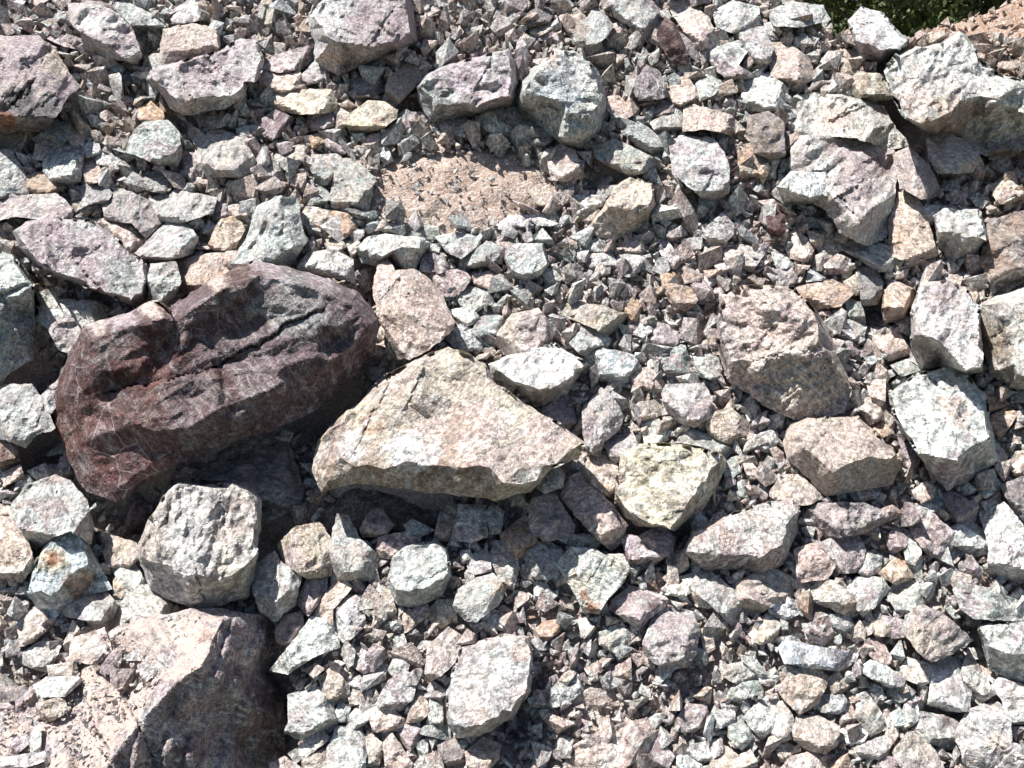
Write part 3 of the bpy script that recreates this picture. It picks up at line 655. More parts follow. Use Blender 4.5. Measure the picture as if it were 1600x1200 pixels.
MINOR = '''
g 175,5 205,8 250,30 256,46 235,50 205,36
w 265,20 300,0 322,5 325,20 310,30 275,35
o 208,175 235,160 252,175 253,186 225,190
g 63,211 85,190 109,195 106,215 95,225
w 75,225 115,230 126,246 121,280 95,291 72,266 70,240
p 50,246 70,215 85,225 75,250
gt 316,221 340,205 375,220 396,255 391,276 350,271 314,276
b 296,210 308,203 329,218 312,237
u 288,243 300,230 313,250 309,276 290,273
g 213,276 250,268 271,286 255,301 220,292
w 150,241 165,235 191,255 181,266 155,263
p 128,250 148,248 161,281 130,286
n 40,276 70,270 96,291 80,306 45,302
w -15,240 15,240 36,270 41,301 -15,306
gu 125,296 140,283 160,285 171,301 165,316 130,316
u 78,61 90,50 124,60 123,76 100,71
g 60,26 95,12 104,30 85,44 65,33
p 25,26 50,22 46,46 25,41
p 105,186 120,195 131,216 126,231 103,226
w 125,226 152,222 157,241 130,246
t 312,184 350,180 356,196 325,201
w 371,201 402,195 402,219 375,216
p 365,176 400,160 406,181 385,182
d 175,121 200,112 204,131 180,141
g 202,119 215,112 229,118 222,131 207,129
w 172,104 185,99 197,105 190,114 175,112
u 412,93 485,72 491,86 470,106 440,111 412,106
p 410,113 450,108 463,110 476,139 430,151 411,139
g 470,121 490,98 513,112 500,126 480,131
t 430,156 445,143 511,142 519,156 519,173 470,176 430,169
t 521,166 540,160 549,168 538,196 522,201
u 482,179 515,175 521,196 488,203
dg 537,133 555,122 585,122 596,141 575,151 545,149
tp 610,121 640,100 658,121 640,141 615,166 600,161
W 690,196 720,182 739,195 736,211 700,216
w 748,191 760,175 800,170 816,180 816,201 785,209 755,199
ug 618,201 635,177 660,177 666,191 640,206
g 488,263 500,245 531,243 526,281 500,288
gt 521,301 530,253 555,255 581,280 573,319 545,326 522,319
p 472,263 485,235 501,245 488,266
o 484,213 505,207 516,215 490,233
ut 512,213 535,210 546,236 530,241 510,226
g 403,261 425,248 441,255 441,271 415,276
um 405,191 430,175 456,185 446,206 425,216 405,206
t 427,246 450,230 486,225 470,251 440,254
W 587,229 600,220 613,249 600,256
p 570,216 590,207 599,220 585,236
wu 655,8 680,8 691,20 665,26
gd 810,196 845,180 861,216 840,236 812,221
g 970,191 985,185 1010,200 1041,226 1036,246 1000,229 972,206
po 1048,126 1070,118 1086,141 1093,161 1055,171
p 1045,10 1075,5 1105,30 1121,66 1100,76 1085,71 1060,31
gw 955,-5 1020,-5 1031,30 1010,61 990,41 965,26
gW 1105,81 1150,68 1171,72 1152,100 1176,116 1145,126 1120,106
w 1090,131 1105,118 1131,125 1115,146 1095,156
W 1163,131 1200,118 1228,140 1220,170 1165,171
og 1155,241 1165,215 1190,240 1199,261 1185,286 1160,276
d 820,26 850,5 866,15 855,36 830,41
t 875,26 900,15 916,30 905,51 885,46
t 830,46 865,33 871,41 835,59
p 940,46 970,35 986,56 960,66
p 945,156 965,150 991,176 960,191
u 1015,176 1035,150 1056,166 1040,186
g 1020,191 1060,170 1081,180 1070,201 1030,206
w 1118,20 1145,5 1180,12 1185,40 1150,50 1125,40
wu 1150,55 1190,45 1205,75 1195,100 1172,95
tn 1330,126 1345,115 1385,120 1391,151 1360,159 1335,146
dn 1545,206 1590,205 1610,226 1580,242 1550,246
w 1205,20 1235,5 1280,10 1290,30 1250,40 1215,38
g 1218,30 1232,26 1240,48 1225,56
w 1195,38 1212,35 1215,60 1195,64
pt 155,346 200,340 226,371 206,396 185,376
to 328,381 345,346 370,340 379,360 365,386 340,389
ug 165,311 195,300 240,320 246,346 225,366 205,346 170,341
g 240,311 275,300 331,310 326,331 280,346 255,341
u -20,300 30,308 80,305 103,325 101,343 60,341 30,336 -20,346
tn 105,321 140,310 161,320 135,336
po 285,411 320,400 371,395 357,426 300,456 283,456
u 330,321 350,310 359,336 335,351
p 355,321 380,320 386,336 365,343
t 470,341 480,325 516,330 516,346 475,366
o 515,331 545,335 556,356 535,369 520,351
g 640,366 660,350 680,355 686,373 650,371
w 685,371 710,365 746,370 746,381 720,401 700,391
g 725,406 760,380 786,390 781,411 740,416
um 655,431 665,395 690,400 701,421 670,429
p 665,431 720,422 731,436 715,461 685,459
p 740,431 765,425 786,441 770,451 745,446
w 715,466 735,450 756,456 751,481 730,491
W 705,486 735,480 751,501 720,511
g 740,516 755,495 786,495 781,521 755,531
wg 695,526 720,510 746,520 751,546 720,547
t 505,371 530,368 539,386 515,396
p 540,376 555,370 566,386 550,401
g 480,300 505,292 516,310 500,322 482,318
W 775,356 800,338 860,335 866,346 840,356 810,357
W 890,321 895,307 930,307 946,316 915,336 900,333
u 1065,321 1085,315 1101,336 1085,346 1070,339
g 960,416 970,395 1000,395 1006,416 985,431 962,426
w 915,411 925,395 955,398 961,416 935,423
wt 1110,396 1125,385 1143,406 1141,426 1125,431
wp 1143,386 1165,385 1191,396 1175,421 1150,421
w 1082,431 1110,425 1121,441 1100,451
w 1080,451 1100,445 1113,461 1111,476 1090,471
ou 1035,431 1060,420 1086,466 1065,491 1045,466
tg 855,481 900,475 940,480 973,491 960,511 945,521 930,511 880,491
g 1030,546 1065,535 1077,566 1071,591 1045,593
w 1085,556 1100,550 1121,561 1126,596 1095,586
w 990,506 1005,500 1021,516 1005,526 990,521
u 1015,531 1025,505 1045,510 1066,526 1050,541 1035,541
g 900,511 920,500 951,531 941,551 910,551 895,536
p 850,500 890,530 886,541 858,521
o 975,481 985,460 1001,476 996,501 980,496
w 850,431 870,420 891,425 870,441 855,446
d 870,421 905,410 911,421 880,427
uw 1020,371 1035,370 1066,406 1061,419 1045,416
g 905,376 940,373 941,391 910,391
p 965,381 995,378 1006,393 980,395
b 920,556 945,548 985,556 1000,580 975,600 940,590 925,575
pt 985,580 1020,575 1035,600 1010,615 985,600
g 870,400 890,385 905,395 890,408
tp 830,300 850,290 880,305 870,325 842,320
dg 1343,426 1365,415 1376,441 1376,471 1348,473
t 1320,441 1345,425 1351,456 1330,461
p 1225,376 1245,360 1271,386 1260,406 1235,401
wp 1270,376 1298,374 1310,392 1285,402
un 1283,401 1300,395 1326,405 1321,426 1295,426
g 1310,386 1345,378 1386,385 1401,420 1370,421 1340,401
op 1245,451 1300,440 1331,455 1310,476 1275,481
g 1320,466 1345,475 1351,501 1330,501
w 1305,511 1330,500 1351,511 1346,531 1320,531
w 1345,546 1370,540 1386,556 1360,571
g 1395,571 1425,560 1441,576 1410,587
p 1367,526 1405,525 1421,551 1390,561 1370,546
nd 1550,351 1600,338 1630,345 1630,432 1562,448 1540,411
t 1550,290 1575,280 1600,300 1590,320 1560,315
n 1545,455 1570,440 1600,438 1580,455
w 1205,390 1225,398 1240,415 1215,420
u 1200,425 1235,418 1246,440 1215,448
mo -15,675 10,672 23,701 29,716 5,731 -15,736
t 165,861 175,840 210,850 216,871 190,891 170,881
wt 175,886 205,875 226,911 215,926 190,911
p -20,790 15,800 36,836 49,881 30,901 -20,891
p 0,741 30,728 36,746 10,756
t 45,736 70,725 77,741 58,748
gw 520,848 530,812 545,815 561,846 591,871 576,901 522,906
un 565,826 580,800 595,797 611,821 600,836 570,837
w 633,821 645,812 676,828 660,836 640,833
p 680,841 690,795 716,792 706,841
W 708,841 720,792 756,793 758,836 740,843
w 757,806 770,790 786,801 781,831 765,832
p 595,841 620,835 656,830 651,846 615,871 592,866
w 730,871 760,860 766,891 735,896
w 768,871 775,850 800,850 809,886 800,916 785,911
o 785,836 803,822 820,810 836,830 836,851 812,877 790,858
po 912,741 925,715 945,710 961,726 966,761 955,776
uw 945,691 965,670 985,675 998,706 960,721
p 980,651 1000,630 1030,625 1039,641 1010,659
W 1005,666 1025,655 1043,665 1041,686 1010,691
t 1105,651 1140,640 1166,661 1166,681 1140,691 1110,676
g 1060,691 1080,670 1105,680 1141,701 1130,711 1095,696
ud 840,661 850,640 885,620 898,656 885,669 855,661
up 975,836 1000,840 1030,825 1049,841 1046,861 1010,886 985,876
ty 1045,861 1070,865 1073,886 1060,896 1042,881
g 820,871 850,845 881,866 871,901 835,901
w 1130,721 1150,715 1156,736 1135,751
g 1138,751 1165,752 1169,781 1145,776
mw 1172,761 1202,755 1196,781 1175,776
p 1155,701 1175,725 1191,741 1170,751
w 1185,681 1205,670 1214,690 1205,706 1185,701
W 1160,631 1180,625 1191,651 1170,656
b 1080,811 1095,800 1106,816 1085,831
p 1170,690 1186,672 1187,712
wp 1325,766 1345,757 1371,760 1374,776 1340,783
up 1425,816 1450,800 1491,836 1501,861 1480,881 1450,861 1430,836
gw 1435,801 1445,770 1460,760 1476,781 1465,796 1440,806
u 1475,776 1490,770 1526,791 1521,811 1490,811
gw 1490,826 1515,815 1551,841 1546,861 1520,866 1495,851
d 1568,761 1630,738 1630,821 1595,811
uw 1285,851 1310,840 1340,840 1348,861 1341,891 1310,891 1295,871
p 1245,861 1280,850 1301,881 1291,901 1250,906
w 1338,886 1350,865 1376,871 1373,891 1350,901
oy 1375,896 1405,868 1426,901 1400,911
W 1412,851 1425,835 1435,840 1441,881 1432,898 1420,891
u 1385,841 1400,825 1421,831 1415,851 1395,866
o 1535,621 1560,615 1576,631 1550,641
on 1550,651 1580,635 1586,651 1565,681 1550,671
wn 1547,675 1573,713 1566,733 1552,715
tp 1575,721 1600,715 1630,735 1590,746
p 1345,641 1360,615 1379,631 1381,651 1360,661
W 1358,606 1380,600 1387,608 1365,616
o 1365,671 1380,658 1393,676 1378,683
ug 1405,686 1430,700 1436,721 1425,746 1415,721
w 1525,741 1545,735 1566,761 1540,776 1525,761
pw 1205,771 1225,745 1250,745 1281,776 1260,786 1225,787
gu 95,959 120,930 148,908 179,946 165,981 150,989 135,966
wp 175,951 190,925 230,917 263,946 263,966 215,966 178,976
pt 30,961 60,950 79,976 50,1001 33,1006
w 25,1029 70,1000 91,1011 76,1049 50,1041
t 77,1041 115,1035 121,1056 80,1059
W 57,1071 75,1060 118,1058 123,1066 100,1086 65,1087
dn 175,1046 210,1048 201,1076 190,1081 175,1066
u 217,1041 235,1030 251,1046 225,1066
W 190,1031 215,1013 218,1031
u 155,1046 175,1020 190,1010 186,1041 165,1053
to 178,905 186,898 206,926 178,936
g 186,880 221,901 213,926 192,906
d -10,1081 35,1075 51,1086 46,1111 -10,1116
W 48,1156 55,1134 63,1135 63,1173 48,1173
u 20,1156 45,1145 46,1161 20,1181
W -5,1186 70,1175 76,1186 30,1201 -5,1203
po 310,1012 332,1002 334,1012 318,1030
p 115,1000 160,985 170,1015 150,1035 112,1030
t 60,1100 95,1090 105,1110 80,1125 60,1120
up 465,938 482,905 508,900 508,926 483,958
p 490,966 505,935 530,905 546,921 520,951 520,971
W 524,946 540,935 563,935 567,976 540,1001 527,986
un 433,986 445,965 470,958 473,986 450,1006 435,1001
W 470,991 485,970 516,975 523,1011 495,1021 470,1036 455,1046 430,1041
tw 590,915 608,920 618,959 590,973 583,956
p 617,966 640,955 665,947 669,961 635,986 620,973
t 670,956 685,940 705,940 711,966 690,979 672,966
W 757,966 770,955 800,955 804,971 785,983 760,981
wp 668,1046 672,1010 700,985 723,1001 721,1021 690,1051 675,1058
w 608,1046 620,1022 641,1025 636,1046 617,1056
uW 590,1096 610,1065 630,1052 651,1061 641,1091 625,1108 600,1106
up 540,1031 560,1012 581,1026 576,1046 568,1051
g 578,1046 590,1038 604,1040 599,1063 580,1066
W 540,1066 560,1055 579,1061 576,1073 545,1076
tu 500,1061 520,1045 543,1071 541,1093 515,1098 505,1076
p 545,1081 560,1075 574,1086 565,1098 548,1101
w 455,1126 455,1090 500,1078 516,1101 521,1136 475,1151 450,1141
b 520,1126 530,1100 548,1103 539,1126
w 545,1121 560,1105 598,1106 575,1126 560,1136 545,1136
pu 577,1108 610,1108 631,1126 621,1141 585,1141
po 637,1126 650,1080 660,1085 671,1111 655,1126
w 668,1131 672,1095 690,1100 691,1131
u 660,1091 675,1065 696,1081 685,1098
u 620,1146 635,1125 656,1141 656,1156 640,1171
g 657,1146 665,1135 701,1135 701,1156
d 683,1161 715,1155 729,1186 700,1196
to 730,1176 755,1155 779,1166 776,1186 760,1201 735,1206
w 650,1161 667,1155 668,1179 655,1181
pu 600,1151 610,1145 641,1191 636,1210 605,1210
t 570,1166 575,1145 599,1166 590,1196 570,1206
w 515,1171 530,1140 560,1140 569,1161 566,1215 515,1215
w 455,1176 500,1142 513,1156 485,1176 465,1189
t 475,1186 510,1170 516,1215 475,1215
p 425,1196 445,1185 476,1206 470,1220 425,1220
t 635,1206 660,1185 685,1175 691,1206 680,1220
W 1035,926 1050,905 1075,900 1086,921 1065,931
w 1085,901 1110,895 1145,925 1163,951 1161,966 1140,971 1110,941 1085,921
d 1112,941 1130,930 1151,946 1141,969 1120,963
pu 1150,916 1200,890 1236,906 1231,931 1200,946 1180,959 1165,946
to 1170,986 1200,960 1216,976 1211,1001 1185,1004
o 835,986 850,972 870,970 873,986 855,1001 838,996
w 835,916 850,910 868,931 850,943 838,936
W 905,971 915,967 926,981 920,1001 908,991
wt 938,991 960,980 980,985 983,1021 955,1016 940,1006
wg 860,1081 880,1060 900,1055 909,1076 890,1096 865,1103
g 948,1061 965,1048 983,1066 970,1079 950,1071
pm 912,1041 930,1030 941,1046 925,1063
p 895,1171 950,1140 1000,1130 1018,1151 1006,1176 975,1196 940,1215 895,1215
un 1058,1126 1075,1102 1100,1105 1109,1126 1085,1141 1060,1141
u 1025,1121 1040,1105 1061,1121 1045,1131
b 1110,1121 1120,1100 1145,1105 1146,1126 1115,1141
g 1140,1131 1160,1120 1176,1151 1160,1171 1140,1151
W 1165,1121 1190,1095 1211,1090 1216,1141 1190,1151
u 1010,1166 1030,1155 1051,1181 1040,1201 1015,1191
wu 1075,1166 1125,1155 1126,1176 1100,1191 1075,1176
ty 1110,1201 1125,1165 1145,1175 1166,1205 1150,1220
w 1060,1181 1075,1172 1096,1186 1091,1210 1060,1210
p 835,1101 835,1080 860,1080 861,1103
g 1138,1086 1150,1068 1185,1065 1189,1083 1150,1094
wt 1130,1041 1170,1035 1179,1061 1150,1066 1132,1056
t 1093,986 1110,980 1116,1011 1103,1021
pw 1243,913 1258,903 1300,910 1331,931 1341,951 1325,961 1290,946 1260,931
w 1325,921 1340,905 1375,905 1386,921 1365,946 1350,958 1338,946
W 1203,946 1220,932 1245,940 1251,956 1225,968 1205,958
un 1262,986 1275,960 1295,960 1304,991 1285,1006 1265,996
gw 1298,963 1320,958 1336,981 1315,993 1303,981
t 1355,976 1365,963 1390,970 1401,991 1370,993
tp 1220,1076 1240,1050 1275,1047 1290,1062 1276,1096 1250,1111 1230,1091
t 1292,1062 1310,1052 1326,1071 1310,1086 1292,1080
p 1358,1001 1375,998 1393,1031 1380,1041 1360,1023
g 1390,931 1400,910 1430,910 1446,936 1430,951 1405,956
wb 1555,1076 1565,1064 1600,1074 1625,1082 1625,1126 1580,1126 1570,1096
wu 1455,1096 1460,1045 1480,1030 1500,1041 1513,1081 1511,1106 1480,1106
wt 1505,1051 1515,1020 1530,1045 1551,1081 1530,1096 1514,1086
wp 1410,1046 1420,1030 1455,1040 1459,1058 1440,1069 1415,1059
g 1430,1141 1440,1115 1470,1120 1500,1130 1500,1151 1475,1166 1450,1156
w 1410,1116 1420,1085 1430,1090 1436,1121 1425,1131
g 1275,1096 1285,1087 1315,1087 1326,1101 1310,1114 1285,1111
p 1313,1126 1320,1103 1335,1101 1336,1126 1318,1133
wt 1340,1121 1340,1090 1355,1085 1376,1116 1381,1136 1360,1146
g 1385,1121 1405,1108 1426,1131 1390,1138
W 1315,1141 1335,1132 1356,1146 1345,1161 1320,1161
w 1335,1171 1370,1155 1386,1150 1386,1186 1350,1183
tw 1400,1176 1420,1150 1440,1145 1461,1181 1476,1210 1420,1215
wt 1200,1101 1225,1100 1238,1125 1234,1151 1205,1159
t 1212,1166 1225,1158 1240,1168 1235,1186 1220,1186
pw 1225,1201 1240,1184 1265,1178 1300,1183 1306,1215 1225,1215
u 1370,1201 1380,1183 1410,1186 1426,1210 1380,1215
gd 1392,1081 1410,1068 1429,1081 1410,1096 1395,1096
'''

for code, outl, opt, label, anc in HERO:
    ROCKS.append(dict(code=code, poly=P(outl), opt=opt, label=label, anc=anc, hero=True))
for line in MINOR.strip().split('\n'):
    code, rest = line.split(' ', 1)
    pl = P(rest); c_ = centroid(pl)
    pl = [(c_[0]+(x-c_[0])*1.19, c_[1]+(y-c_[1])*1.19) for x, y in pl]
    ROCKS.append(dict(code=code, poly=pl, opt={}, hero=False))

for i, r in enumerate(ROCKS):
    S = math.sqrt(abs(area(r['poly'])))
    r['name'] = 'boulder' if S > 78 else ('rock' if S > 36 else 'stone')
CARRY = [r for r in ROCKS if r['opt'].get('carry')]
for i, r in enumerate(ROCKS):
    if not r['hero']:
        cx, cy = centroid(r['poly'])
        for q in CARRY:
            if inside(q['poly'], np.array([cx]), np.array([cy]))[0]:
                r['opt']['base'] = float(hsurf(q, np.array([cx]), np.array([cy]))[0])-4
    build_rock(r, i)

# ------------------------------------------------------------------ labels
NUMW = ['nearest', 'second nearest', 'third nearest', 'fourth nearest', 'fifth nearest', 'sixth nearest']
heroes = [r for r in ROCKS if r['hero']]
def gap(r, q):
    p = np.array([c[:2] for c in r['poly']])
    ins = inside(q['poly'], np.array([r['c'][0]]), np.array([r['c'][1]]))[0]
    return 0.0 if ins else float(edge_dist(q['poly'], p[:, 0], p[:, 1]).min())+0.35*math.hypot(r['c'][0]-q['c'][0], r['c'][1]-q['c'][1])
def direction(r, q):
    p = np.array([c[:2] for c in q['poly']])
    if inside(q['poly'], np.array([r['c'][0]]), np.array([r['c'][1]]))[0]: return 'lying on'
    dx = r['c'][0]-q['c'][0]; dy = r['c'][1]-q['c'][1]
    hw = (p[:, 0].max()-p[:, 0].min())/2; hh = (p[:, 1].max()-p[:, 1].min())/2
    dx, dy = dx/hw, dy/hh
    if abs(dy) > 1.7*abs(dx): return 'above' if dy < 0 else 'below'
    if abs(dx) > 1.7*abs(dy): return 'left of' if dx < 0 else 'right of'
    return ('above and ' if dy < 0 else 'below and ')+('left of' if dx < 0 else 'right of')
buckets = {}
for r in ROCKS:
    if r['hero']: continue
    near = sorted(heroes, key=lambda q: math.hypot(r['c'][0]-q['c'][0], r['c'][1]-q['c'][1])-0.5*q['S'])[:7]
    near = sorted(near, key=lambda q: gap(r, q))
    p = np.array([c[:2] for c in r['poly']]); p = p-p.mean(0)
    w_, _ = np.linalg.eigh(p.T@p); asp = math.sqrt(w_[1]/max(w_[0], 1e-6))
    shape = 'long ' if asp > 2.1 else ''
    size = 'small ' if r['S'] < 27 else ('large ' if r['S'] > 50 else '')
    c = r['code']
    colr = CNAME[c[0]] if len(c) == 1 or c[0] == c[1] else CNAME[c[0]]+' and '+CNAME[c[1]]
    key = (size+shape+colr+' '+r['name'], direction(r, near[0])+' '+near[0]['anc'])
    r['second'] = near[1]
    buckets.setdefault(key, []).append((gap(r, near[0]), r))
for (what, where), rs_ in buckets.items():
    rs_.sort(key=lambda t: t[0])
    for k, (_, r) in enumerate(rs_):
        r['label'] = f'{what} {where}' if len(rs_) == 1 else f'{what}, {NUMW[min(k, 5)]} of those {where}'
for r in ROCKS:
    o = r['obj']
    o['label'] = r['label']; o['category'] = r['name']
    o['group'] = {'boulder': 'boulders lying on the rubble slope', 'rock': 'rocks lying on the rubble slope', 'stone': 'stones lying on the rubble slope'}[r['name']]

# ------------------------------------------------------------------ terrain of the slope
PITS = [(415,1080,45,120,120),(430,1180,40,60,90),(520,625,75,70,120),(440,720,70,60,60),(250,800,140,55,120),(430,835,60,30,70),(600,800,130,40,70),(1362,478,34,45,60),(1450,565,55,35,80),
        (1402,175,36,60,60),(1440,220,30,30,50),(70,575,50,55,120),(48,695,45,40,90),(640,165,50,30,35),(20,222,70,25,40),(280,190,60,25,35),
        (1085,830,40,30,45),(1000,835,60,30,40),(1530,1000,25,70,50),(810,1120,40,60,50),(580,445,25,45,70),(950,275,50,25,40),(225,80,25,25,40),
        (1560,250,60,30,30),(1450,690,20,40,20),(1420,1000,30,30,40),(1350,870,40,30,30),(1470,1110,50,30,30),(720,430,20,30,10),(20,445,30,30,60),(130,460,90,30,40),
        (800,810,80,40,30),(1530,1130,40,20,30)]
SOIL = [(715,300,170,70,16),(975,1170,45,30,10),(930,1085,40,20,8),(1325,92,45,22,10)]
def base_h(px, py):
    h = -10+fbm(px/90, py/75, 3, 3)*13+fbm(px/22, py/18, 9, 3)*4
    for x, y, a, b, d in PITS:
        q = ((px-x)/a)**2+((py-y)/b)**2
        h = h-d*np.exp(-q*1.1)
    for x, y, a, b, d in SOIL:
        if a:
            q = np.exp(-(((px-x)/a)**2+((py-y)/b)**2)**2)
            h = h*(1-.8*q)+q*(d*.5+fbm(px/50, py/36, 13, 4)*9)
    return h
_rx = place(np.array([1300., 1600.]), np.array([66., 72.]), np.zeros(2))
def crest(x):
    t = (x-_rx[0][0])/(_rx[1][0]-_rx[0][0])
    z = _rx[0][2]+(_rx[1][2]-_rx[0][2])*t
    return np.minimum(z+np.maximum(0, _rx[0][0]-x)*1.6, 2.75)
def plane_y(z): return P0[1]+(z-P0[2])/math.tan(SL)
def drop(W):
    zc = crest(W[:, 0]); lim = zc+0.02-0.75*np.maximum(0, W[:, 1]-plane_y(zc))
    return np.where(W[:, 1] > plane_y(zc)-0.3, np.minimum(W[:, 2], lim), W[:, 2])
def slope_world(u, v, hpx_extra=0.0):
    Q = P0[None]+u[:, None]*RIGHT[None]+v[:, None]*SV[None]
    px, py, z = project(Q)
    h = (base_h(px, py)+hpx_extra)*z/FPX
    W = Q+h[:, None]*SN[None]
    W[:, 2] = drop(W)
    # the toe runs out onto flat ground
    W[:, 2] = np.maximum(W[:, 2], -0.02)
    return W, px, py, z
us = np.linspace(-3.6, 3.6, 480); vs = np.linspace(-1.35, 3.0, 330)
U, Vv = np.meshgrid(us, vs)
W, px, py, zz = slope_world(U.ravel(), Vv.ravel())
nu, nv = len(us), len(vs)
ii = (np.arange(nv-1)[:, None]*nu+np.arange(nu-1)[None]).ravel()
F = np.stack([ii, ii+1, ii+nu+1, ii+nu], 1)
me = mesh_np('rubble_slope', W, F, MAT_SOIL)
f = np.clip(0.5+0.9*fbm(px/130, py/110, 31, 3), 0, 1)[:, None]
tint = np.array((0.46, 0.37, 0.32))*(1-f)+np.array((0.37, 0.31, 0.275))*f
rb = np.clip((px-1440)/120, 0, 1)[:, None]*np.clip((620-py)/150, 0, 1)[:, None]
tint = tint*(1-rb)+np.array((0.34, 0.225, 0.155))*rb
for x, y, a, b, d in SOIL[:1]:
    q = np.exp(-(((px-x)/a)**2+((py-y)/b)**2)**2)[:, None]
    tint = tint*(1-q)+np.array((0.37, 0.275, 0.225))*q
set_attr(me, 'tint', tint, 'col')
slope = bpy.data.objects.new('rubble_slope', me); COL.objects.link(slope); slope['kind'] = 'structure'

# ------------------------------------------------------------------ loose small stones between the rocks
def hulls(n, npts, seed):
    out = []
    rs = np.random.default_rng(seed)
    while len(out) < n:
        bm = bmesh.new()
        pts = rs.normal(size=(npts, 3)); pts /= np.linalg.norm(pts, axis=1)[:, None]
        pts *= rs.uniform(0.72, 1.08, npts)[:, None]
        pts *= np.array([1, rs.uniform(.62, 1.0), rs.uniform(.48, .88)])[None]
        # split off flat faces like broken stone
        for _ in range(5):
            nrm = rs.normal(size=3); nrm /= np.linalg.norm(nrm)
            d = pts@nrm; lim = rs.uniform(.28, .55)
            pts = np.where((d > lim)[:, None], pts-(d-lim)[:, None]*nrm[None], pts)
        for p in pts: bm.verts.new(p)
        bmesh.ops.convex_hull(bm, input=bm.verts)
        loose = [v for v in bm.verts if not v.link_faces]
        bmesh.ops.delete(bm, geom=loose, context='VERTS')
        bmesh.ops.triangulate(bm, faces=bm.faces)
        bm.verts.index_update()
        V = np.array([v.co for v in bm.verts]); Fq = np.array([[v.index for v in f.verts] for f in bm.faces])
        bm.free()
        V = V-V.mean(0); V = V/np.sort(np.linalg.norm(V, axis=1))[-2]
        if len(Fq) > 6: out.append((V, Fq))
    return out
HUL = hulls(60, 9, 5); HULS = hulls(20, 7, 6)
def rotmats(n, rs):
    q = rs.normal(size=(n, 4)); q /= np.linalg.norm(q, axis=1)[:, None]
    w, x, y, z = q.T
    return np.stack([np.stack([1-2*(y*y+z*z), 2*(x*y-z*w), 2*(x*z+y*w)], 1), np.stack([2*(x*y+z*w), 1-2*(x*x+z*z), 2*(y*z-x*w)], 1),
                     np.stack([2*(x*z-y*w), 2*(y*z+x*w), 1-2*(x*x+y*y)], 1)], 1)
def join_stones(pos, rad, tints, rs, lib):
    Vs, Fs, Ts = [], [], []; off = 0
    pick = rs.integers(0, len(lib), len(pos))
    for k in range(len(lib)):
        sel = np.where(pick == k)[0]
        if not len(sel): continue
        V, Fq = lib[k]
        R = rotmats(len(sel), rs)
        X = np.einsum('nij,vj->nvi', R, V)*rad[sel][:, None, None]+pos[sel][:, None, :]
        Vs.append(X.reshape(-1, 3)); Ts.append(np.repeat(tints[sel], len(V), 0))
        Fs.append((Fq[None]+(np.arange(len(sel))*len(V))[:, None, None]+off).reshape(-1, 3)); off += len(sel)*len(V)
    return np.concatenate(Vs), np.concatenate(Fs), np.concatenate(Ts)
# picture-plane map of where the single rocks lie (with a margin all round)
MS = 2; MX0, MY0, MW, MH = -100, -100, 900, 700
occ = np.zeros((MH, MW), bool); gx, gy = np.meshgrid(MX0+np.arange(MW)*MS, MY0+np.arange(MH)*MS)
for r in ROCKS:
    p = np.array([c[:2] for c in r['poly']])
    a0 = max(0, int((p[:, 0].min()-MX0)/MS)-1); a1 = min(MW, int((p[:, 0].max()-MX0)/MS)+2)
    b0 = max(0, int((p[:, 1].min()-MY0)/MS)-1); b1 = min(MH, int((p[:, 1].max()-MY0)/MS)+2)
    if a1 > a0 and b1 > b0:
        occ[b0:b1, a0:a1] |= inside(r['poly'], gx[b0:b1, a0:a1], gy[b0:b1, a0:a1])
def occupied(px, py, rpx):
    """share of a stone's disc that lies on single rocks"""
    s = np.zeros(len(px))
    for k in range(9):
        a = k*2*math.pi/8; q = 0 if k == 8 else .8
        ix = ((px+q*rpx*math.cos(a)-MX0)/MS).astype(int); iy = ((py+q*rpx*math.sin(a)-MY0)/MS).astype(int)
        ok = (ix >= 0) & (ix < MW) & (iy >= 0) & (iy < MH)
        s += np.where(ok, occ[np.clip(iy, 0, MH-1), np.clip(ix, 0, MW-1)], False)/9
    return s
SW = np.array([PAL[c] for c in 'wgbptuodWns']); SP = np.array([.26, .09, .05, .20, .13, .11, .025, .02, .07, .02, .09]); SP /= SP.sum()
def stone_tints(n, rs, brown=None):
    t = SW[rs.choice(len(SW), n, p=SP)]*rs.uniform(.78, 1.15, n)[:, None]
    mixf = rs.uniform(0, .5, n)[:, None]
    t = t*(1-mixf)+np.array((0.50, 0.43, 0.385))*mixf
    if brown is not None: t = t*(1-brown[:, None])+np.array((0.40, 0.27, 0.19))*brown[:, None]
    return t
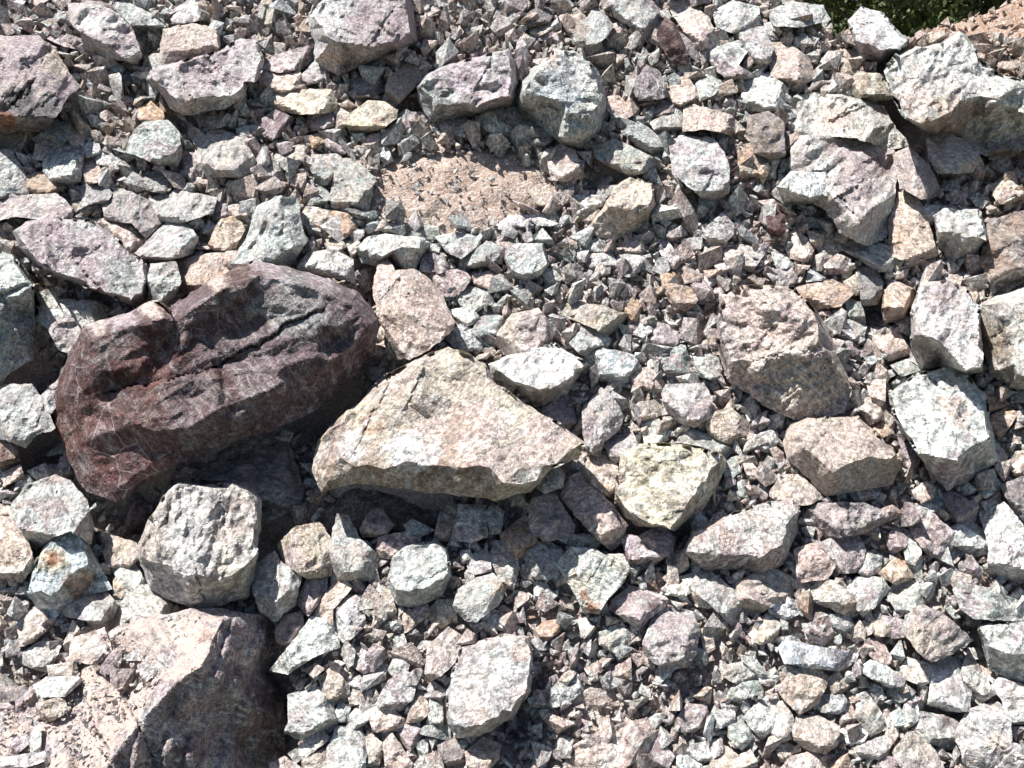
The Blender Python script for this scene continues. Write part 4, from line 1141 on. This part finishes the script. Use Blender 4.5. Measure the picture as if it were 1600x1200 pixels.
def scatter(n, r0, r1, sep, seed, outside_only=False, lift=0.25, extra=0.0):
    """stones of r0..r1 photograph pixels thrown over the slope, kept apart by sep radii"""
    rs = np.random.default_rng(seed)
    u = rs.uniform(-2.9, 2.9, n); v = rs.uniform(-1.2, 2.0, n)
    rp = r0+(r1-r0)*rs.power(0.85, n)
    Q = P0[None]+u[:, None]*RIGHT[None]+v[:, None]*SV[None]
    px, py, z = project(Q)
    infr = (px > -60) & (px < 1660) & (py > -60) & (py < 1260)
    keep = (py > -260) & (occupied(px, py, rp) < (0.6 if r0 > 7 else 0.4))
    if outside_only: keep &= ~infr
    sl = np.zeros(n)
    for x, y, a, b, d in SOIL:
        if a: sl = np.maximum(sl, np.exp(-(((px-x)/a)**2+((py-y)/b)**2)**2))
    jit = sl+fbm(px/30, py/22, 19, 3)*.5
    if r1 > 9: keep &= jit < 0.42
    elif r1 > 5: keep &= (jit < 0.55) | (rs.uniform(size=n) < .06)
    else: keep &= (jit < 0.7) | (rs.uniform(size=n) < .25)
    idx = np.where(keep)[0]
    # spacing on a hash grid, in slope metres
    rm = rp*np.clip(z, 2.2, 4.4)/FPX
    cell = 2*r1*4.4/FPX*sep; grid = {}; sel = []
    for i in idx:
        cx_, cy_ = int(u[i]//cell), int(v[i]//cell); bad = False
        for a in (-1, 0, 1):
            for b in (-1, 0, 1):
                for j in grid.get((cx_+a, cy_+b), ()):
                    if (u[i]-u[j])**2+(v[i]-v[j])**2 < ((rm[i]+rm[j])*sep)**2: bad = True; break
                if bad: break
            if bad: break
        if bad: continue
        grid.setdefault((cx_, cy_), []).append(i); sel.append(i)
    sel = np.array(sel)
    Wp, px, py, z = slope_world(u[sel], v[sel], extra)
    rad = rm[sel]
    Wp = Wp+(rad*lift)[:, None]*SN[None]
    br = np.clip((px-1480)/100, 0, 1)*np.clip((560-py)/120, 0, 1)*.8
    br = np.maximum(br, .6*np.clip((px-1270)/60, 0, 1)*np.clip((150-py)/60, 0, 1))
    return Wp, rad, stone_tints(len(sel), rs, br), rs
Vs, Fs, Ts = [], [], []; off = 0
for args, lib in (((60000, 34, 70, .78, 60, True, .2), HUL), ((40000, 14, 31, .60, 61, False, .35, 12), HUL), ((80000, 8, 14, .58, 62, False, .5, 10), HUL), ((60000, 4.5, 8, .6, 63, False, .5, 4), HUL), ((45000, 2, 4.5, .75, 64, False, .5, 1), HULS)):
    pos, rad, ti, rs = scatter(*args)
    a, b, c = join_stones(pos, rad, ti, rs, lib)
    Vs.append(a); Fs.append(b+off); Ts.append(c); off += len(a)
    print('stones', args[:3], len(pos), 'tris', len(b))
# crumbs lying on the dusty foreground boulder
rs = np.random.default_rng(70)
for q in CARRY:
    x = rs.uniform(-40, 350, 1500); y = rs.uniform(955, 1200, 1500)
    ok = inside(q['opt']['top'], x, y) & (occupied(x, y, np.full(len(x), 3.))*0 == 0); x, y = x[ok], y[ok]
    h = hsurf(q, x, y); rp = 1.6+5.5*rs.power(0.35, len(x))
    pos = place(x, y, h+rp*.3)
    z = project(pos)[2]; rad = rp*z/FPX
    a, b, c = join_stones(pos, rad, stone_tints(len(x), rs, np.full(len(x), .15)), rs, HULS)
    Vs.append(a); Fs.append(b+off); Ts.append(c); off += len(a)
Vs, Fs, Ts = np.concatenate(Vs), np.concatenate(Fs), np.concatenate(Ts)
me = mesh_np('rubble', Vs, Fs.astype(np.int32), MAT_GRAVEL)
set_attr(me, 'tint', Ts[:len(me.vertices)], 'col'); set_attr(me, 'mott', np.full(len(me.vertices), .8), 'f'); set_attr(me, 'vein', np.full(len(me.vertices), .3), 'f')
rub = bpy.data.objects.new('rubble', me); COL.objects.link(rub)
rub['kind'] = 'stuff'; rub['label'] = 'small broken stones and grit filling the gaps between the rocks'; rub['category'] = 'rubble'

# ------------------------------------------------------------------ what lies beyond the crest
g = 300.0
gv, gf = [], []
n = 60
lin = np.sign(np.linspace(-1, 1, n))*np.abs(np.linspace(-1, 1, n))**2.5*g
X, Y = np.meshgrid(lin, lin+20)
Z = fbm(X/14, Y/14, 4, 3)*0.25*np.clip((np.hypot(X, Y-4)-9)/10, 0, 1)-0.06
ii = (np.arange(n-1)[:, None]*n+np.arange(n-1)[None]).ravel()
me = mesh_np('ground', np.stack([X.ravel(), Y.ravel(), Z.ravel()], 1), np.stack([ii, ii+1, ii+n+1, ii+n], 1), MAT_GROUND)
gr = bpy.data.objects.new('ground', me); COL.objects.link(gr); gr['kind'] = 'structure'

# brown gravel mound rising to the right behind the pile
def mound_z(X, Y):
    ridge = 1.52+0.33*(X-3.5)+0.05*fbm(X*1.3, Y*1.3, 6, 3)
    ridge = np.minimum(ridge, 3.6)
    back = np.maximum(0, Y-9.2)*0.65; front = np.maximum(0, 9.2-Y)*0.55
    return np.maximum(ridge-front-back+fbm(X*2.5, Y*2.5, 8, 4)*0.07, -0.05)
mx = np.linspace(-1.5, 12, 170); my = np.linspace(5.0, 14, 130)
X, Y = np.meshgrid(mx, my); Z = mound_z(X, Y)
n, m_ = len(mx), len(my)
ii = (np.arange(m_-1)[:, None]*n+np.arange(n-1)[None]).ravel()
me = mesh_np('gravel_mound', np.stack([X.ravel(), Y.ravel(), Z.ravel()], 1), np.stack([ii, ii+1, ii+n+1, ii+n], 1), MAT_SOIL)
set_attr(me, 'tint', np.tile(np.array([(0.29, 0.18, 0.12)]), (len(me.vertices), 1)), 'col')
mo = bpy.data.objects.new('gravel_mound', me); COL.objects.link(mo); mo['kind'] = 'structure'
rs = np.random.default_rng(81); k = 9000
x = rs.uniform(2.0, 8.5, k); y = rs.uniform(6.5, 9.9, k); z = mound_z(x, y)
rad = 0.010+0.055*rs.power(0.25, k)
a, b, c = join_stones(np.stack([x, y, z+rad*.3], 1), rad, stone_tints(k, rs, np.full(k, .62)), rs, HULS)
me = mesh_np('mound_gravel', a, b.astype(np.int32), MAT_GRAVEL); set_attr(me, 'tint', c, 'col')
mg = bpy.data.objects.new('mound_gravel', me); COL.objects.link(mg); mg['kind'] = 'stuff'
mg['label'] = 'brown gravel strewn over the mound behind the pile'; mg['category'] = 'gravel'

# trees behind the mound
def make_tree(x, y, hgt, rad, seed, lmat, nleaf, low):
    rs = np.random.default_rng(seed)
    # trunk and limbs as tapered tubes
    V, Fq = [], []
    def tube(p0, p1, r0, r1, seg=7):
        p0 = np.array(p0); p1 = np.array(p1); d = p1-p0; d = d/np.linalg.norm(d)
        a = np.cross(d, [0.3, 0.9, 0.2]); a /= np.linalg.norm(a); b_ = np.cross(d, a)
        k0 = len(V)
        for p, rr in ((p0, r0), ((p0+p1)/2+rs.normal(size=3)*r0*.4, (r0+r1)/2), (p1, r1)):
            for s in range(seg):
                t = 2*math.pi*s/seg; V.append(p+rr*(math.cos(t)*a+math.sin(t)*b_))
        for q in range(2):
            for s in range(seg):
                Fq.append((k0+q*seg+s, k0+q*seg+(s+1) % seg, k0+(q+1)*seg+(s+1) % seg, k0+(q+1)*seg+s))
    top = hgt*0.8
    tube((0, 0, -0.2), (0.1, 0, top*.5), hgt*.03, hgt*.02); tube((0.1, 0, top*.5), (0, .1, top), hgt*.02, hgt*.006)
    cl = []
    nb = 16
    for k in range(nb):
        zz_ = hgt*(low+(0.95-low)*k/nb); a = k*2.4+rs.uniform(-.4, .4)
        rr = rad*math.sin(math.pi*min(1, (0.28+0.72*(k+.5)/nb)))*rs.uniform(.75, 1.1)+.2
        tip = np.array([rr*math.cos(a), rr*math.sin(a), zz_+rr*.25])
        tube((0, 0, zz_*.85), tip, hgt*.010, hgt*.003, 5)
        for f_ in (.45, .75, 1.0): cl.append((tip*np.array([f_, f_, 1])+rs.normal(size=3)*.12*rad, rad*rs.uniform(.22, .38)))
    em = bpy.data.objects.new('tree', None); em.location = (x, y, -0.1); COL.objects.link(em)
    me = mesh_np('trunk', np.array(V), np.array(Fq, dtype=np.int32), MAT_BARK)
    o1 = bpy.data.objects.new('trunk', me); o1.parent = em; COL.objects.link(o1)
    per = nleaf//len(cl); LV = []
    for c0, cr in cl:
        d = rs.normal(size=(per, 3)); d /= np.linalg.norm(d, axis=1)[:, None]
        pc = c0[None]+d*(cr*rs.power(2.0, per))[:, None]*np.array([1.15, 1.15, .75])[None]
        t1 = rs.normal(size=(per, 3)); t1 /= np.linalg.norm(t1, axis=1)[:, None]
        t2 = np.cross(t1, rs.normal(size=(per, 3))); t2 /= np.linalg.norm(t2, axis=1)[:, None]
        s = rs.uniform(.05, .10, per)[:, None]
        LV.append(np.stack([pc-t1*s, pc+t2*s*.5, pc+t1*s, pc-t2*s*.5], 1))
    LV = np.concatenate(LV).reshape(-1, 3)
    me = mesh_np('crown', LV, np.arange(len(LV), dtype=np.int32).reshape(-1, 4), lmat)
    o2 = bpy.data.objects.new('crown', me); o2.parent = em; COL.objects.link(o2)
    return em
TREES = [(7.6, 20.5, 4.6, 1.9, 1, MAT_LEAF, 9000, .12, 'dark green leafy tree just right of the white-topped skyline boulder'),
         (9.4, 20.0, 4.2, 1.7, 2, MAT_LEAF2, 9000, .10, 'olive green tree rising behind the middle of the brown gravel mound'),
         (11.2, 21.5, 4.4, 1.8, 3, MAT_LEAF, 8000, .10, 'dark green tree at the right where the gravel mound meets frame top'),
         (8.6, 24.5, 6.0, 2.6, 4, MAT_LEAF, 9000, .06, 'tall dark tree farther back filling the gap between the nearer trees'),
         (12.2, 26.0, 6.0, 2.6, 5, MAT_LEAF, 8000, .06, 'tall shadowy tree farther back at the right of the tree line')]
for x, y, hg, rd, sdd, lm, nl, lo, lab in TREES:
    e = make_tree(x, y, hg, rd, sdd, lm, nl, lo)
    e['label'] = lab; e['category'] = 'tree'; e['group'] = 'trees behind the gravel mound'
# the wood farther off reads as one mass
rs = np.random.default_rng(91); k = 45000
x = rs.uniform(-22, 34, k); d = rs.power(2, k); y = 29+9*rs.uniform(size=k)+1.5*np.sin(x*.7)
top = 4.2+1.3*fbm(x/3.1, y/5, 3, 3)+.08*(y-29)*3
z = top*np.sqrt(rs.uniform(0, 1, k))-.1
t1 = rs.normal(size=(k, 3)); t1 /= np.linalg.norm(t1, axis=1)[:, None]
t2 = np.cross(t1, rs.normal(size=(k, 3))); t2 /= np.linalg.norm(t2, axis=1)[:, None]
s_ = rs.uniform(.12, .26, k)[:, None]; pc = np.stack([x, y, z], 1)
LV = np.stack([pc-t1*s_, pc+t2*s_*.55, pc+t1*s_, pc-t2*s_*.55], 1).reshape(-1, 3)
me = mesh_np('distant_woodland', LV, np.arange(len(LV), dtype=np.int32).reshape(-1, 4), MAT_LEAF)
wd = bpy.data.objects.new('distant_woodland', me); COL.objects.link(wd); wd['kind'] = 'stuff'
wd['label'] = 'dark green woodland far behind the trees'; wd['category'] = 'woodland'
print('rocks', len(ROCKS), {k: sum(r['name'] == k for r in ROCKS) for k in ('boulder', 'rock', 'stone')}, 'tris', sum(r['tris'] for r in ROCKS))
